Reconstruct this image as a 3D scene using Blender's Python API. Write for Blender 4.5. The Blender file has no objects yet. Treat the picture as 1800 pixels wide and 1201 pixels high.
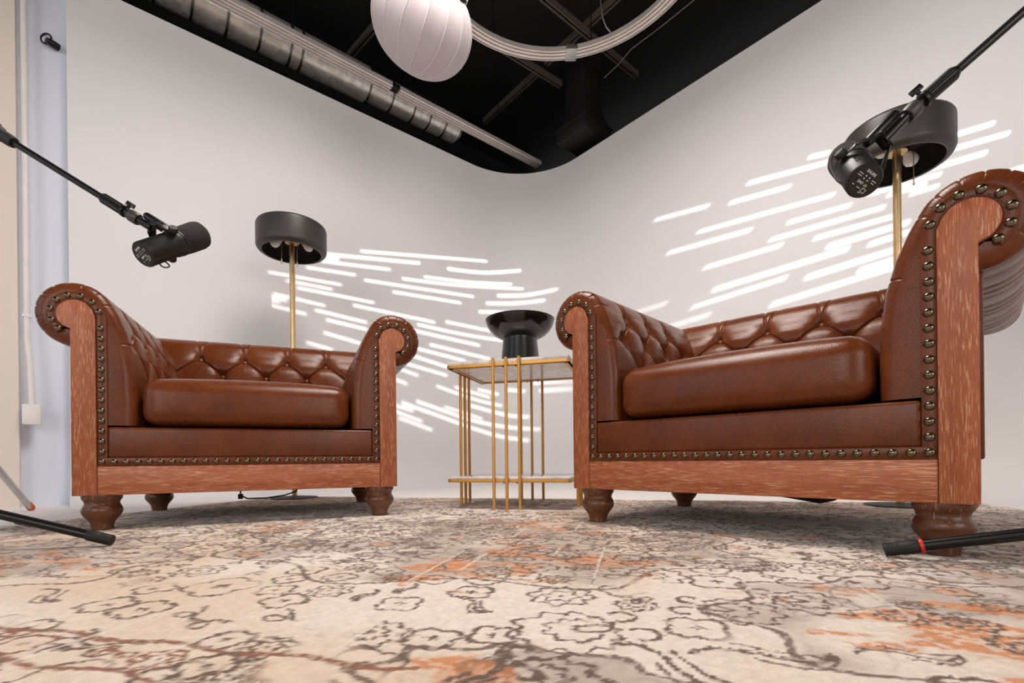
import bpy, bmesh, math, random
import numpy as np
from mathutils import Vector, Matrix

R_ = math.radians
random.seed(7)
rng = np.random.default_rng(7)
scene = bpy.context.scene
col = scene.collection

# ------------------------------------------------------------------ camera
CAM_H, FPX, CY, ROLL = 0.195, 858.4, 807.0, -0.0106
cam_d = bpy.data.cameras.new('camera')
cam_d.sensor_width = 36.0
cam_d.lens = FPX / 1800 * 36
cam_d.shift_y = (CY - 600.5) / 1800
cam_d.clip_start = 0.02
cam = bpy.data.objects.new('camera', cam_d)
cam.matrix_world = (Matrix.Translation((0, 0, CAM_H)) @ Matrix.Rotation(R_(90), 4, 'X')
                    @ Matrix.Rotation(ROLL, 4, 'Z'))
col.objects.link(cam)
scene.camera = cam

# ------------------------------------------------------------------ world and lights
vs = scene.view_settings
vs.view_transform = 'Standard'
vs.look = 'None'
vs.gamma = 1.0
vs.exposure = 0.0
vs.use_curve_mapping = False
world = bpy.data.worlds.new('world')
scene.world = world
world.use_nodes = True
bg = world.node_tree.nodes['Background']
bg.inputs[0].default_value = (1.0, 0.95, 0.93, 1)
bg.inputs[1].default_value = 0.48


def area(name, loc, target, sx, sy, power, color):
    l = bpy.data.lights.new(name, 'AREA')
    l.shape = 'RECTANGLE'
    l.size, l.size_y = sx, sy
    l.energy = power
    l.color = color
    o = bpy.data.objects.new(name, l)
    o.location = loc
    d = Vector(target) - Vector(loc)
    o.rotation_euler = d.to_track_quat('-Z', 'Y').to_euler()
    col.objects.link(o)
    return o


k1 = area('ceiling_softbox_light', (-0.05, 1.45, 2.70), (-0.05, 1.45, 0), 1.2, 0.9, 62, (1.0, 0.92, 0.86))
k1.data.spread = R_(170)
area('front_fill_light', (-1.5, -2.0, 1.45), (0.4, 2.4, 0.5), 1.6, 1.5, 30, (1.0, 0.94, 0.89))  # added unseen front fill that brightens the walls and chair fronts
area('front_fill_light', (1.9, -1.9, 1.45), (-0.8, 2.4, 0.5), 1.6, 1.5, 30, (1.0, 0.94, 0.89))  # second added fill; the pair softens the lantern's shadow
area('window_daylight', (-3.3, -0.4, 1.5), (0.5, 2.2, 0.7), 1.2, 1.8, 13, (0.66, 0.80, 1.0))

GOBO_L = Vector((2.0, 0.6, 3.0))
GOBO_D = Vector((-0.36, 0.60, -0.57)).normalized()      # beam direction
GOBO_K = 0.30                                          # distance from lamp to slotted sheet
sp = bpy.data.lights.new('added_streak_light', 'SPOT')  # added unseen spot that makes the wall streaks through the slotted sheet
sp.energy = 1300
sp.color = (1.0, 0.97, 0.94)
sp.spot_size = R_(96)
sp.spot_blend = 0.0
sp.shadow_soft_size = 0.0011
spo = bpy.data.objects.new('added_streak_light', sp)
spo.location = GOBO_L
spo.rotation_euler = GOBO_D.to_track_quat('-Z', 'Y').to_euler()
col.objects.link(spo)


# ------------------------------------------------------------------ coordinate helpers
def unroll(px, py):
    u, v = px - 900.0, py - CY
    c, s = math.cos(ROLL), math.sin(ROLL)
    return (u * c + v * s) / FPX, (-u * s + v * c) / FPX


def at(px, py, d):
    a, b = unroll(px, py)
    return Vector((a * d, d, CAM_H - b * d))


def on_z(px, py, z):
    a, b = unroll(px, py)
    d = (CAM_H - z) / b
    return Vector((a * d, d, z))


WT = 0.7007
CORNER = Vector((0.160, 4.43))
DL = Vector((-math.cos(WT), -math.sin(WT)))     # along the left wall, away from the corner
DR = Vector((math.sin(WT), -math.cos(WT)))      # along the right wall, away from the corner
FIL = 0.60
WALL_TOP = 2.638
FLOOR_Z = -0.012
FC = CORNER + (DL + DR) * FIL


def on_wall(px, py):
    a, b = unroll(px, py)
    r = Vector((a, 1.0))

    def hit(d):
        # CORNER + t d = k r
        m = Matrix(((d.x, -r.x), (d.y, -r.y)))
        t, k = m.inverted() @ (-CORNER)
        return t, k
    t, k = hit(DL)
    if t < FIL or k < 0:
        t, k = hit(DR)
        if t < FIL or k < 0:
            A = r.dot(r); B = -2 * r.dot(FC); Cc = FC.dot(FC) - FIL * FIL
            k = (-B + math.sqrt(max(B * B - 4 * A * Cc, 0))) / (2 * A)
    return Vector((a * k, k, CAM_H - b * k))


# ------------------------------------------------------------------ materials
def lin(c):
    return tuple(((x / 255) / 12.92 if x / 255 <= 0.04045 else ((x / 255 + 0.055) / 1.055) ** 2.4) for x in c)


class NT:
    def __init__(self, name):
        self.m = bpy.data.materials.new(name)
        self.m.use_nodes = True
        self.t = self.m.node_tree
        self.b = self.t.nodes['Principled BSDF']

    def n(self, typ, **kw):
        nd = self.t.nodes.new(typ)
        for k, v in kw.items():
            if k.startswith('i_'):
                nd.inputs[k[2:].replace('_', ' ')].default_value = v
            else:
                setattr(nd, k, v)
        return nd

    def l(self, a, b):
        self.t.links.new(a, b)

    def set(self, **kw):
        for k, v in kw.items():
            self.b.inputs[k.replace('_', ' ')].default_value = v

    def noise(self, scale=(1, 1, 1), nscale=1.0, detail=3, rough=0.5, dist=0.0, coord='Object'):
        tc = self.n('ShaderNodeTexCoord')
        mp = self.n('ShaderNodeMapping')
        mp.inputs['Scale'].default_value = scale
        self.l(tc.outputs[coord], mp.inputs['Vector'])
        no = self.n('ShaderNodeTexNoise')
        no.inputs['Scale'].default_value = nscale
        no.inputs['Detail'].default_value = detail
        no.inputs['Roughness'].default_value = rough
        no.inputs['Distortion'].default_value = dist
        self.l(mp.outputs[0], no.inputs['Vector'])
        return no

    def ramp(self, src, stops, interp='LINEAR'):
        r = self.n('ShaderNodeValToRGB')
        r.color_ramp.interpolation = interp
        els = r.color_ramp.elements
        while len(els) < len(stops):
            els.new(0.5)
        for e, (p, c) in zip(els, stops):
            e.position = p
            e.color = (*c, 1) if len(c) == 3 else c
        self.l(src, r.inputs[0])
        return r

    def mix(self, fac, a, b, blend='MIX'):
        m = self.n('ShaderNodeMix', data_type='RGBA', blend_type=blend)
        for s, i in ((fac, 0), (a, 6), (b, 7)):
            if hasattr(s, 'links'):
                self.l(s, m.inputs[i])
            else:
                m.inputs[i].default_value = s if i == 0 else (*s, 1)
        return m.outputs[2]

    def bump(self, h, strength=0.3, dist=0.001):
        b = self.n('ShaderNodeBump')
        b.inputs['Strength'].default_value = strength
        b.inputs['Distance'].default_value = dist
        self.l(h, b.inputs['Height'])
        self.l(b.outputs[0], self.b.inputs['Normal'])


def plain(name, rgb, rough=0.5, metal=0.0, var=0.06, nscale=8, bump=0.0, bscale=300, **kw):
    t = NT(name)
    c = lin(rgb)
    no = t.noise(nscale=nscale)
    r = t.ramp(no.outputs[0], [(0.3, tuple(x * (1 - var) for x in c)), (0.7, tuple(min(1, x * (1 + var)) for x in c))])
    t.l(r.outputs[0], t.b.inputs['Base Color'])
    t.set(Roughness=rough, Metallic=metal, **kw)
    if bump:
        t.bump(t.noise(nscale=bscale).outputs[0], bump, 0.0006)
    return t.m


def leather_mat():
    t = NT('brown_leather')
    n1 = t.noise(nscale=7, detail=4)
    r1 = t.ramp(n1.outputs[0], [(0.25, lin((84, 39, 16))), (0.5, lin((102, 50, 22))), (0.8, lin((117, 60, 28)))])
    n2 = t.noise(nscale=60, detail=4)
    c = t.mix(0.25, r1.outputs[0], t.ramp(n2.outputs[0], [(0.3, lin((74, 34, 14))), (0.7, lin((114, 58, 27)))]).outputs[0])
    t.l(c, t.b.inputs['Base Color'])
    n3 = t.noise(nscale=14, detail=3)
    rr = t.ramp(n3.outputs[0], [(0.3, (0.23,) * 3), (0.7, (0.33,) * 3)])
    t.l(rr.outputs[0], t.b.inputs['Roughness'])
    tc = t.n('ShaderNodeTexCoord')
    vo = t.n('ShaderNodeTexVoronoi')
    vo.inputs['Scale'].default_value = 420
    t.l(tc.outputs['Object'], vo.inputs['Vector'])
    n4 = t.noise(nscale=22, detail=6, rough=0.65)
    ad = t.n('ShaderNodeMath', operation='MULTIPLY_ADD')
    t.l(n4.outputs[0], ad.inputs[0]); ad.inputs[1].default_value = 1.6
    t.l(vo.outputs['Distance'], ad.inputs[2])
    t.b.inputs['Specular IOR Level'].default_value = 0.28
    t.bump(ad.outputs[0], 0.18, 0.0012)
    return t.m


def wood_mat(name, axis):
    t = NT(name)
    sc = [560, 560, 560]
    sc[axis] = 34
    n1 = t.noise(scale=tuple(sc), detail=3, rough=0.5, dist=0.25)
    sc2 = [34, 34, 34]
    sc2[axis] = 2.0
    n2 = t.noise(scale=tuple(sc2), detail=4)
    sc3 = [60, 60, 60]
    sc3[axis] = 9
    n3 = t.noise(scale=tuple(sc3), detail=3)
    base = t.ramp(n2.outputs[0], [(0.3, lin((150, 78, 43))), (0.55, lin((168, 92, 54))), (0.8, lin((180, 104, 64)))])
    s1 = t.ramp(n1.outputs[0], [(0.55, (0, 0, 0)), (0.62, (1, 1, 1))])
    s3 = t.ramp(n3.outputs[0], [(0.34, (0.15, 0.15, 0.15)), (0.56, (1, 1, 1))])
    mm = t.n('ShaderNodeMath', operation='MULTIPLY')
    t.l(s1.outputs[0], mm.inputs[0]); t.l(s3.outputs[0], mm.inputs[1])
    c = t.mix(mm.outputs[0], base.outputs[0], lin((204, 150, 116)))
    dk = t.ramp(n1.outputs[0], [(0.34, (1, 1, 1)), (0.45, (0, 0, 0))])
    dm = t.n('ShaderNodeMath', operation='MULTIPLY')
    t.l(dk.outputs[0], dm.inputs[0]); dm.inputs[1].default_value = 0.4
    c = t.mix(dm.outputs[0], c, lin((116, 60, 38)))
    t.l(c, t.b.inputs['Base Color'])
    t.set(Roughness=0.42)
    t.bump(n1.outputs[0], 0.25, 0.0012)
    return t.m


def leg_mat():
    t = NT('turned_leg_wood')
    n1 = t.noise(scale=(260, 260, 16), detail=2, dist=0.2)
    n2 = t.noise(nscale=12)
    base = t.ramp(n2.outputs[0], [(0.3, lin((84, 48, 28))), (0.7, lin((110, 66, 42)))])
    s = t.ramp(n1.outputs[0], [(0.62, (0, 0, 0)), (0.72, (0.4, 0.4, 0.4))])
    c = t.mix(s.outputs[0], base.outputs[0], lin((196, 146, 104)))
    t.l(c, t.b.inputs['Base Color'])
    t.set(Roughness=0.32)
    return t.m


def wall_mat(name, rgb, rough=0.55):
    t = NT(name)
    n = t.noise(nscale=1.1, detail=3)
    c = lin(rgb)
    r = t.ramp(n.outputs[0], [(0.3, tuple(x * 0.975 for x in c)), (0.7, tuple(min(x * 1.02, 1) for x in c))])
    t.l(r.outputs[0], t.b.inputs['Base Color'])
    t.set(Roughness=rough)
    t.bump(t.noise(nscale=60, detail=4).outputs[0], 0.06, 0.002)
    return t.m


def rug_mat():
    t = NT('rug_pile')
    at_ = t.n('ShaderNodeVertexColor', layer_name='pile_colour')
    n = t.noise(nscale=900, detail=2)
    r = t.ramp(n.outputs[0], [(0.25, (0.80,) * 3), (0.75, (1.0,) * 3)])
    c = t.mix(1.0, at_.outputs[0], r.outputs[0], 'MULTIPLY')
    t.l(c, t.b.inputs['Base Color'])
    t.set(Roughness=0.95)
    t.b.inputs['Specular IOR Level'].default_value = 0.1
    t.b.inputs['Sheen Weight'].default_value = 0.25
    t.bump(n.outputs[0], 0.7, 0.002)
    return t.m


def duct_mat():
    t = NT('galvanised_steel')
    tc = t.n('ShaderNodeTexCoord')
    vo = t.n('ShaderNodeTexVoronoi')
    vo.inputs['Scale'].default_value = 28
    t.l(tc.outputs['Object'], vo.inputs['Vector'])
    r = t.ramp(vo.outputs['Color'], [(0.2, lin((205, 202, 196))), (0.8, lin((235, 232, 225)))])
    t.l(r.outputs[0], t.b.inputs['Base Color'])
    t.set(Metallic=0.65, Roughness=0.32)
    return t.m


M = dict(
    leather=leather_mat(),
    wood_v=wood_mat('cerused_oak_upright', 2),
    wood_h=wood_mat('cerused_oak_rail', 0),
    leg=leg_mat(),
    nail=plain('antique_brass_nail', (112, 100, 82), 0.24, 1.0, 0.15, 200),
    button=plain('leather_button', (122, 74, 50), 0.3, 0.0, 0.1, 60),
    under=plain('black_dust_cloth', (14, 13, 13), 0.9),
    wall=wall_mat('white_cyclorama_paint', (231, 229, 229)),
    floor=wall_mat('white_floor_paint', (240, 236, 234), 0.5),
    beige=wall_mat('cream_plaster', (226, 214, 202), 0.6),
    blue=wall_mat('daylight_blue_wall', (222, 228, 240), 0.55),  # bluish daylight on the recess is put into its wall colour
    black_ceiling=plain('black_ceiling_paint', (9, 9, 10), 0.8),
    strut=plain('dark_bronze_steel', (100, 90, 82), 0.5, 0.3),
    dark_duct=plain('black_painted_duct', (20, 18, 18), 0.7),
    duct=duct_mat(),
    duct_joint=plain('dull_steel_band', (120, 118, 114), 0.35, 1.0),
    alu=plain('brushed_aluminium_track', (236, 226, 220), 0.34, 0.5),
    hole=plain('dark_opening', (8, 8, 8), 0.9),
    lantern=plain('white_lantern_fabric', (190, 181, 184), 0.75, 0, 0.03, 4, 0.1, 120),
    rib=plain('lantern_rib', (214, 208, 208), 0.6),
    black_metal=plain('satin_black_metal', (24, 23, 23), 0.32, 0.35),
    black_rubber=plain('black_rubber', (18, 18, 18), 0.6),
    red=plain('red_ring_plastic', (200, 40, 28), 0.4),
    orange=plain('orange_plastic', (212, 92, 36), 0.5),
    silver=plain('silver_tube', (190, 188, 186), 0.3, 0.9),
    shade=plain('charcoal_shade_lacquer', (56, 53, 52), 0.42, 0.1),
    brass=plain('brushed_brass', (205, 176, 130), 0.3, 0.9, 0.08, 40),
    gold=plain('gold_painted_steel', (214, 158, 78), 0.38, 0.45, 0.06, 30),
    marble=None,
    bulb=plain('frosted_bulb', (232, 226, 222), 0.3),
    ceramic=plain('glazed_black_ceramic', (17, 16, 17), 0.16, 0.0, 0.3, 90, 0.15, 60),
    ceramic_rough=plain('ridged_black_ceramic', (20, 18, 18), 0.24, 0.0, 0.3, 120, 0.5, 160),
    mic=plain('matte_black_microphone_paint', (30, 29, 29), 0.42, 0.2),
    foam=plain('grey_black_foam', (36, 32, 31), 0.95, 0, 0.12, 300, 0.8, 900),
    ink_white=plain('white_print', (225, 225, 220), 0.5),
    ink_green=plain('green_print', (176, 188, 80), 0.5),
    ink_black=plain('black_print', (8, 8, 8), 0.35),
    white_plastic=plain('white_plastic', (232, 226, 222), 0.4),
    rug=rug_mat(),
    wire=plain('grey_wire', (120, 116, 112), 0.4, 0.6),
)


def marble_mat():
    t = NT('white_marble')
    n = t.noise(nscale=5, detail=8, rough=0.6, dist=1.6)
    r = t.ramp(n.outputs[0], [(0.40, lin((232, 226, 222))), (0.50, lin((206, 198, 194))), (0.58, lin((234, 229, 226)))])
    t.l(r.outputs[0], t.b.inputs['Base Color'])
    t.set(Roughness=0.15)
    return t.m


M['marble'] = marble_mat()


# ------------------------------------------------------------------ mesh helpers
class MB:
    def __init__(self):
        self.v, self.f = [], []

    def add(self, vs, fs):
        o = len(self.v)
        self.v += [tuple(p) for p in vs]
        self.f += [tuple(i + o for i in f) for f in fs]
        return self

    def box(self, x0, x1, y0, y1, z0, z1):
        vs = [(x, y, z) for z in (z0, z1) for y in (y0, y1) for x in (x0, x1)]
        return self.add(vs, [(0, 2, 3, 1), (4, 5, 7, 6), (0, 1, 5, 4), (2, 6, 7, 3), (0, 4, 6, 2), (1, 3, 7, 5)])

    def obox(self, c, ax, ay, az):
        """box with centre c and three half-axis vectors"""
        c, ax, ay, az = map(Vector, (c, ax, ay, az))
        vs = [c + ax * i + ay * j + az * k for k in (-1, 1) for j in (-1, 1) for i in (-1, 1)]
        return self.add(vs, [(0, 2, 3, 1), (4, 5, 7, 6), (0, 1, 5, 4), (2, 6, 7, 3), (0, 4, 6, 2), (1, 3, 7, 5)])

    def tube(self, pts, r, n=14, cap=True):
        pts = [Vector(p) for p in pts]
        rs = r if isinstance(r, (list, tuple)) else [r] * len(pts)
        t0 = (pts[1] - pts[0]).normalized()
        up = Vector((0, 0, 1)) if abs(t0.z) < 0.9 else Vector((1, 0, 0))
        a = t0.cross(up).normalized()
        vs, fs = [], []
        for i, p in enumerate(pts):
            if i == 0: t = pts[1] - pts[0]
            elif i == len(pts) - 1: t = pts[-1] - pts[-2]
            else: t = (pts[i + 1] - p).normalized() + (p - pts[i - 1]).normalized()
            t.normalize()
            a = (a - t * a.dot(t)).normalized()
            b = t.cross(a)
            vs += [p + (a * math.cos(k / n * 2 * math.pi) + b * math.sin(k / n * 2 * math.pi)) * rs[i] for k in range(n)]
        for i in range(len(pts) - 1):
            fs += [(i * n + k, i * n + (k + 1) % n, (i + 1) * n + (k + 1) % n, (i + 1) * n + k) for k in range(n)]
        if cap:
            fs.append(tuple(range(n - 1, -1, -1)))
            fs.append(tuple(range((len(pts) - 1) * n, len(pts) * n)))
        return self.add(vs, fs)

    def lathe(self, prof, n=32, origin=(0, 0, 0), axis=(0, 0, 1), caps=True):
        """prof: (r, h) pairs revolved about axis through origin"""
        ax = Vector(axis).normalized()
        up = Vector((0, 0, 1)) if abs(ax.z) < 0.9 else Vector((1, 0, 0))
        a = ax.cross(up).normalized()
        if abs(ax.z) > 0.99: a = Vector((1, 0, 0))
        b = ax.cross(a)
        o = Vector(origin)
        vs, fs = [], []
        for r, h in prof:
            r = max(r, 1e-5)
            vs += [o + ax * h + (a * math.cos(k / n * 2 * math.pi) + b * math.sin(k / n * 2 * math.pi)) * r for k in range(n)]
        for i in range(len(prof) - 1):
            fs += [(i * n + k, i * n + (k + 1) % n, (i + 1) * n + (k + 1) % n, (i + 1) * n + k) for k in range(n)]
        if caps and prof[0][0] > 1e-4: fs.append(tuple(range(n - 1, -1, -1)))
        if caps and prof[-1][0] > 1e-4: fs.append(tuple(range((len(prof) - 1) * n, len(prof) * n)))
        return self.add(vs, fs)

    def prism(self, poly, axis_from, axis_to, mapf):
        """extrude 2-D polygon: mapf(u, v, w) -> xyz"""
        n = len(poly)
        vs = [mapf(u, v, axis_from) for u, v in poly] + [mapf(u, v, axis_to) for u, v in poly]
        fs = [tuple(range(n - 1, -1, -1)), tuple(range(n, 2 * n))]
        fs += [(k, (k + 1) % n, (k + 1) % n + n, k + n) for k in range(n)]
        return self.add(vs, fs)

    def mesh(self, name, mat, sharp=35, bevel=0.0, segs=2):
        me = bpy.data.meshes.new(name)
        me.from_pydata(self.v, [], self.f)
        bm = bmesh.new()
        bm.from_mesh(me)
        bmesh.ops.recalc_face_normals(bm, faces=bm.faces)
        if bevel:
            es = [e for e in bm.edges if len(e.link_faces) == 2 and e.calc_face_angle(0) > R_(40)]
            bmesh.ops.bevel(bm, geom=es, offset=bevel, segments=segs, affect='EDGES', profile=0.5, clamp_overlap=True)
        bm.to_mesh(me)
        bm.free()
        me.polygons.foreach_set('use_smooth', [True] * len(me.polygons))
        me.set_sharp_from_angle(angle=R_(sharp))
        if mat: me.materials.append(mat)
        me.update()
        return me

    def build(self, name, mat, parent=None, sharp=35, bevel=0.0, segs=2, loc=None):
        return link(name, self.mesh(name, mat, sharp, bevel, segs), parent, loc)


def link(name, me, parent=None, loc=None):
    o = bpy.data.objects.new(name, me)
    col.objects.link(o)
    if parent: o.parent = parent
    if loc is not None: o.location = loc
    return o


def tag(o, label=None, cat=None, group=None, kind=None):
    if label: o['label'] = label
    if cat: o['category'] = cat
    if group: o['group'] = group
    if kind: o['kind'] = kind
    return o


def thing(name, label, cat, loc=(0, 0, 0), rz=0.0, group=None):
    o = bpy.data.objects.new(name, None)
    o.empty_display_size = 0.05
    col.objects.link(o)
    o.location = loc
    o.rotation_euler.z = rz
    return tag(o, label, cat, group)


CHILD = {}


def copy_tree(o, parent=None):
    c = o.copy()
    col.objects.link(c)
    c.parent = parent
    for ch in list(o.children):
        copy_tree(ch, c)
    return c


# ------------------------------------------------------------------ the room
def wall_strip(t0, t1, side):
    """plan points with inward normals from distance t0 to t1 along a cyclorama wall, incl. half the curved corner"""
    d = DL if side < 0 else DR
    other = DR if side < 0 else DL
    pts = []
    a0 = math.atan2(-(DL + DR).y, -(DL + DR).x)
    end = (CORNER + d * FIL) - FC
    a1 = math.atan2(end.y, end.x)
    da = (a1 - a0 + math.pi) % (2 * math.pi) - math.pi
    for k in range(13):
        a = a0 + da * k / 12
        n = Vector((math.cos(a), math.sin(a)))
        pts.append((FC + n * FIL, -n))
    for k in range(1, 9):
        t = FIL + (t1 - FIL) * k / 8
        pts.append((CORNER + d * t, other))
    return pts


def build_wall(name, t1, side):
    COVE = 0.24
    prof = [(COVE, FLOOR_Z)]
    for k in range(1, 13):
        a = k / 12 * math.pi / 2
        prof.append((COVE * (1 - math.sin(a)), FLOOR_Z + COVE * (1 - math.cos(a))))
    prof += [(0, 0.9), (0, 1.6), (0, WALL_TOP), (-0.11, WALL_TOP), (-0.11, FLOOR_Z)]
    mb = MB()
    pts = wall_strip(0, t1, side)
    m = len(prof)
    vs = [(p.x + n.x * o, p.y + n.y * o, z) for p, n in pts for o, z in prof]
    fs = [(i * m + k, i * m + k + 1, (i + 1) * m + k + 1, (i + 1) * m + k) for i in range(len(pts) - 1) for k in range(m - 1)]
    e = (len(pts) - 1) * m
    fs.append(tuple(range(e, e + m)))
    mb.add(vs, fs)
    return tag(mb.build(name, M['wall'], sharp=40), kind='structure',
               label='white curved cyclorama wall behind the %s armchair' % ('left' if side < 0 else 'right'))


T_END = 3.09
build_wall('wall_left', T_END, -1)
build_wall('wall_right', 4.5, 1)
tag(MB().box(-5.5, 5.5, -3.0, 6.5, FLOOR_Z - 0.05, FLOOR_Z).build('floor', M['floor']), 'smooth white painted studio floor', kind='structure')
tag(MB().box(-5.5, 5.5, -3.0, 6.5, 3.52, 3.6).build('ceiling', M['black_ceiling']), 'black painted open ceiling', kind='structure')


def plan_box(t0, t1, o0, o1, z0, z1, side=-1):
    """box along a wall: t from the corner, o inward offset from the wall plane"""
    d, n = (DL, DR) if side < 0 else (DR, DL)
    c2 = CORNER + d * (t0 + t1) / 2 + n * (o0 + o1) / 2
    return MB().obox((c2.x, c2.y, (z0 + z1) / 2), (d.x * (t1 - t0) / 2, d.y * (t1 - t0) / 2, 0),
                     (n.x * (o1 - o0) / 2, n.y * (o1 - o0) / 2, 0), (0, 0, (z1 - z0) / 2))


def plan_pt(t, o, z, side=-1):
    d, n = (DL, DR) if side < 0 else (DR, DL)
    p = CORNER + d * t + n * o
    return Vector((p.x, p.y, z))


tag(plan_box(-1.0, 4.6, -1.0, -0.95, FLOOR_Z, 3.52).build('wall_back_left', M['black_ceiling']), 'black wall above and behind the cyclorama on the left', kind='structure')
tag(plan_box(-1.0, 4.6, -1.0, -0.95, FLOOR_Z, 3.32, 1).build('wall_back_right', M['black_ceiling']), 'black wall above and behind the cyclorama on the right', kind='structure')
tag(plan_box(T_END - 0.02, 3.9, -0.10, -0.05, FLOOR_Z, 3.51).build('wall_recess', M['blue']), 'recessed wall strip at the left edge with bluish daylight in its colour', kind='structure')
tag(plan_box(3.27, 4.7, -0.10, 0.02, FLOOR_Z, 3.51).build('wall_side', M['beige']), 'cream plaster wall at the far left', kind='structure')

# ------------------------------------------------------------------ rug (pattern as coloured pile on a fine grid)
RA = -0.25
RU = Vector((math.cos(RA), math.sin(RA)))
RV = Vector((-math.sin(RA), math.cos(RA)))
RC = Vector((-1.30, 2.75))
RUG_U, RUG_W = 3.26, 2.75


def rug_uw(px, py):
    p = on_z(px, py, 0.0).to_2d() - RC
    return p.dot(RU), -p.dot(RV)


def make_rug():
    us = np.concatenate([np.arange(0, 0.6, 0.005), np.arange(0.6, 2.9, 0.0032), np.arange(2.9, RUG_U, 0.005)])
    ws = np.concatenate([np.arange(0, 1.1, 0.0055), np.arange(1.1, 2.25, 0.0032), np.arange(2.25, RUG_W, 0.008)])
    nu, nw = len(us), len(ws)
    U, W = np.meshgrid(us, ws)

    def vnoise(su, sw, seed):
        g = np.random.default_rng(seed).random((int(RUG_W / sw) + 3, int(RUG_U / su) + 3))
        x = U / su; y = W / sw
        xi = x.astype(int); yi = y.astype(int)
        fx = x - xi; fy = y - yi
        fx = fx * fx * (3 - 2 * fx); fy = fy * fy * (3 - 2 * fy)
        return ((g[yi, xi] * (1 - fx) + g[yi, xi + 1] * fx) * (1 - fy) + (g[yi + 1, xi] * (1 - fx) + g[yi + 1, xi + 1] * fx) * fy)

    def fbm(s, seed, asp=1.0):
        return (vnoise(s * asp, s, seed) + 0.5 * vnoise(s * asp / 2, s / 2, seed + 1) + 0.25 * vnoise(s * asp / 4, s / 4, seed + 2)) / 1.75

    cream, warm = np.array(lin((246, 231, 218))), np.array(lin((234, 209, 184)))
    brown, grey = np.array(lin((104, 78, 60))), np.array(lin((186, 170, 156)))
    orange, rust = np.array(lin((222, 138, 72))), np.array(lin((146, 84, 52)))
    C = np.empty((nw, nu, 3))
    k = np.clip((fbm(0.35, 1) - 0.42) * 3.0, 0, 1)[..., None]
    C[:] = cream * (1 - k) + warm * k
    streak = np.clip((vnoise(0.012, 0.35, 5) - 0.62) * 2.2, 0, 1)[..., None] * 0.35
    C = C * (1 - streak) + warm * streak
    jit = vnoise(0.0065, 0.0065, 9)                 # tuft jitter
    wob = (vnoise(0.011, 0.011, 10) - 0.5) * 0.004
    wear = fbm(0.13, 12)

    Uq = np.round((U + (vnoise(0.005, 0.005, 14) - 0.5) * 0.0035) / 0.0030) * 0.0030
    Wq = np.round((W + (vnoise(0.005, 0.005, 15) - 0.5) * 0.0035) / 0.0034) * 0.0034

    def paint(mask, colr, sl, a=1.0, thr=0.30):
        m = mask * np.clip((wear[sl] - thr) * 9 + 0.45, 0.0, 1) * (0.55 + 0.45 * (jit[sl] > 0.3)) * a
        C[sl] = C[sl] * (1 - m[..., None]) + colr * m[..., None]

    def win(u0, w0, s):
        i0, i1 = np.searchsorted(us, [u0 - s, u0 + s])
        j0, j1 = np.searchsorted(ws, [w0 - s, w0 + s])
        return (slice(j0, j1), slice(i0, i1))

    def line(d, lw):
        return np.clip((lw - np.abs(d)) / 0.0022 + 0.5, 0, 1)

    # -- tinted zones
    zones = [(rug_uw(840, 950), 0.58, 0.40), (rug_uw(1790, 1105), 0.30, 0.22), (rug_uw(20, 985), 0.34, 0.26),
             (rug_uw(915, 1205), 0.15, 0.085), (rug_uw(1780, 1010), 0.16, 0.10)]
    zmask = np.zeros_like(U)
    edges = np.zeros_like(U)
    for (zu, zw), a, b in zones:
        th = np.arctan2((W - zw) / b, (U - zu) / a)
        r = np.sqrt(((U - zu) / a) ** 2 + ((W - zw) / b) ** 2) * (1 + 0.09 * np.cos(9 * th))
        zmask = np.maximum(zmask, np.clip((1 - r) * 14, 0, 1))
        edges = np.maximum(edges, line((r - 1) * b + wob, 0.0042))
    allsl = (slice(None), slice(None))
    g1 = zmask * np.clip((fbm(0.16, 21) - 0.34) * 5, 0, 1) * 0.75
    C[:] = C * (1 - g1[..., None]) + grey * g1[..., None]
    paint(edges, brown, allsl, 0.9, 0.2)
    grain = 0.30 + 0.70 * (vnoise(0.009, 0.0055, 35) > 0.45)
    for (zu, zw), ru, rw in ((rug_uw(905, 975), 0.16, 0.24), (rug_uw(1060, 985), 0.14, 0.10), (rug_uw(1620, 1065), 0.14, 0.08), (rug_uw(1760, 1120), 0.20, 0.12),
                             (rug_uw(1775, 1010), 0.10, 0.06), (rug_uw(30, 990), 0.22, 0.13), (rug_uw(745, 1010), 0.10, 0.10), (rug_uw(835, 1190), 0.07, 0.05),
                             (rug_uw(1400, 945), 0.22, 0.08), (rug_uw(480, 930), 0.16, 0.10), (rug_uw(940, 925), 0.16, 0.12)):
        gz = np.exp(-((U - zu) / ru) ** 2 - ((W - zw) / rw) ** 2)
        o1 = np.clip((fbm(0.034, 31, 1.9) + gz * 0.30 - 0.74) * 12, 0, 1) * grain * np.clip(gz * 3, 0, 1)
        C[:] = C * (1 - o1[..., None] * 0.9) + orange * o1[..., None] * 0.9
    # dense worn scrollwork: contour lines inside the tinted zones and in the far field
    farf = np.clip((1.30 - W) / 0.25, 0, 1)
    for sd, sc_ in ((81, 0.050), (84, 0.034), (87, 0.075)):
        f_ = vnoise(sc_ * 1.3, sc_, sd) + 0.4 * vnoise(sc_ * 0.55, sc_ * 0.45, sd + 1)
        gw, gu = np.gradient(f_, ws, us)
        cl = line((f_ - 0.70) / np.maximum(np.hypot(gu, gw), 4.0), 0.0019) * np.clip(zmask * np.clip((1.75 - W) / 0.2, 0.25, 1) * 0.9 + farf * 0.55, 0, 1) * (vnoise(0.06, 0.05, sd + 2) > 0.42)
        paint(cl, brown, allsl, 0.8, 0.25)
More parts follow.
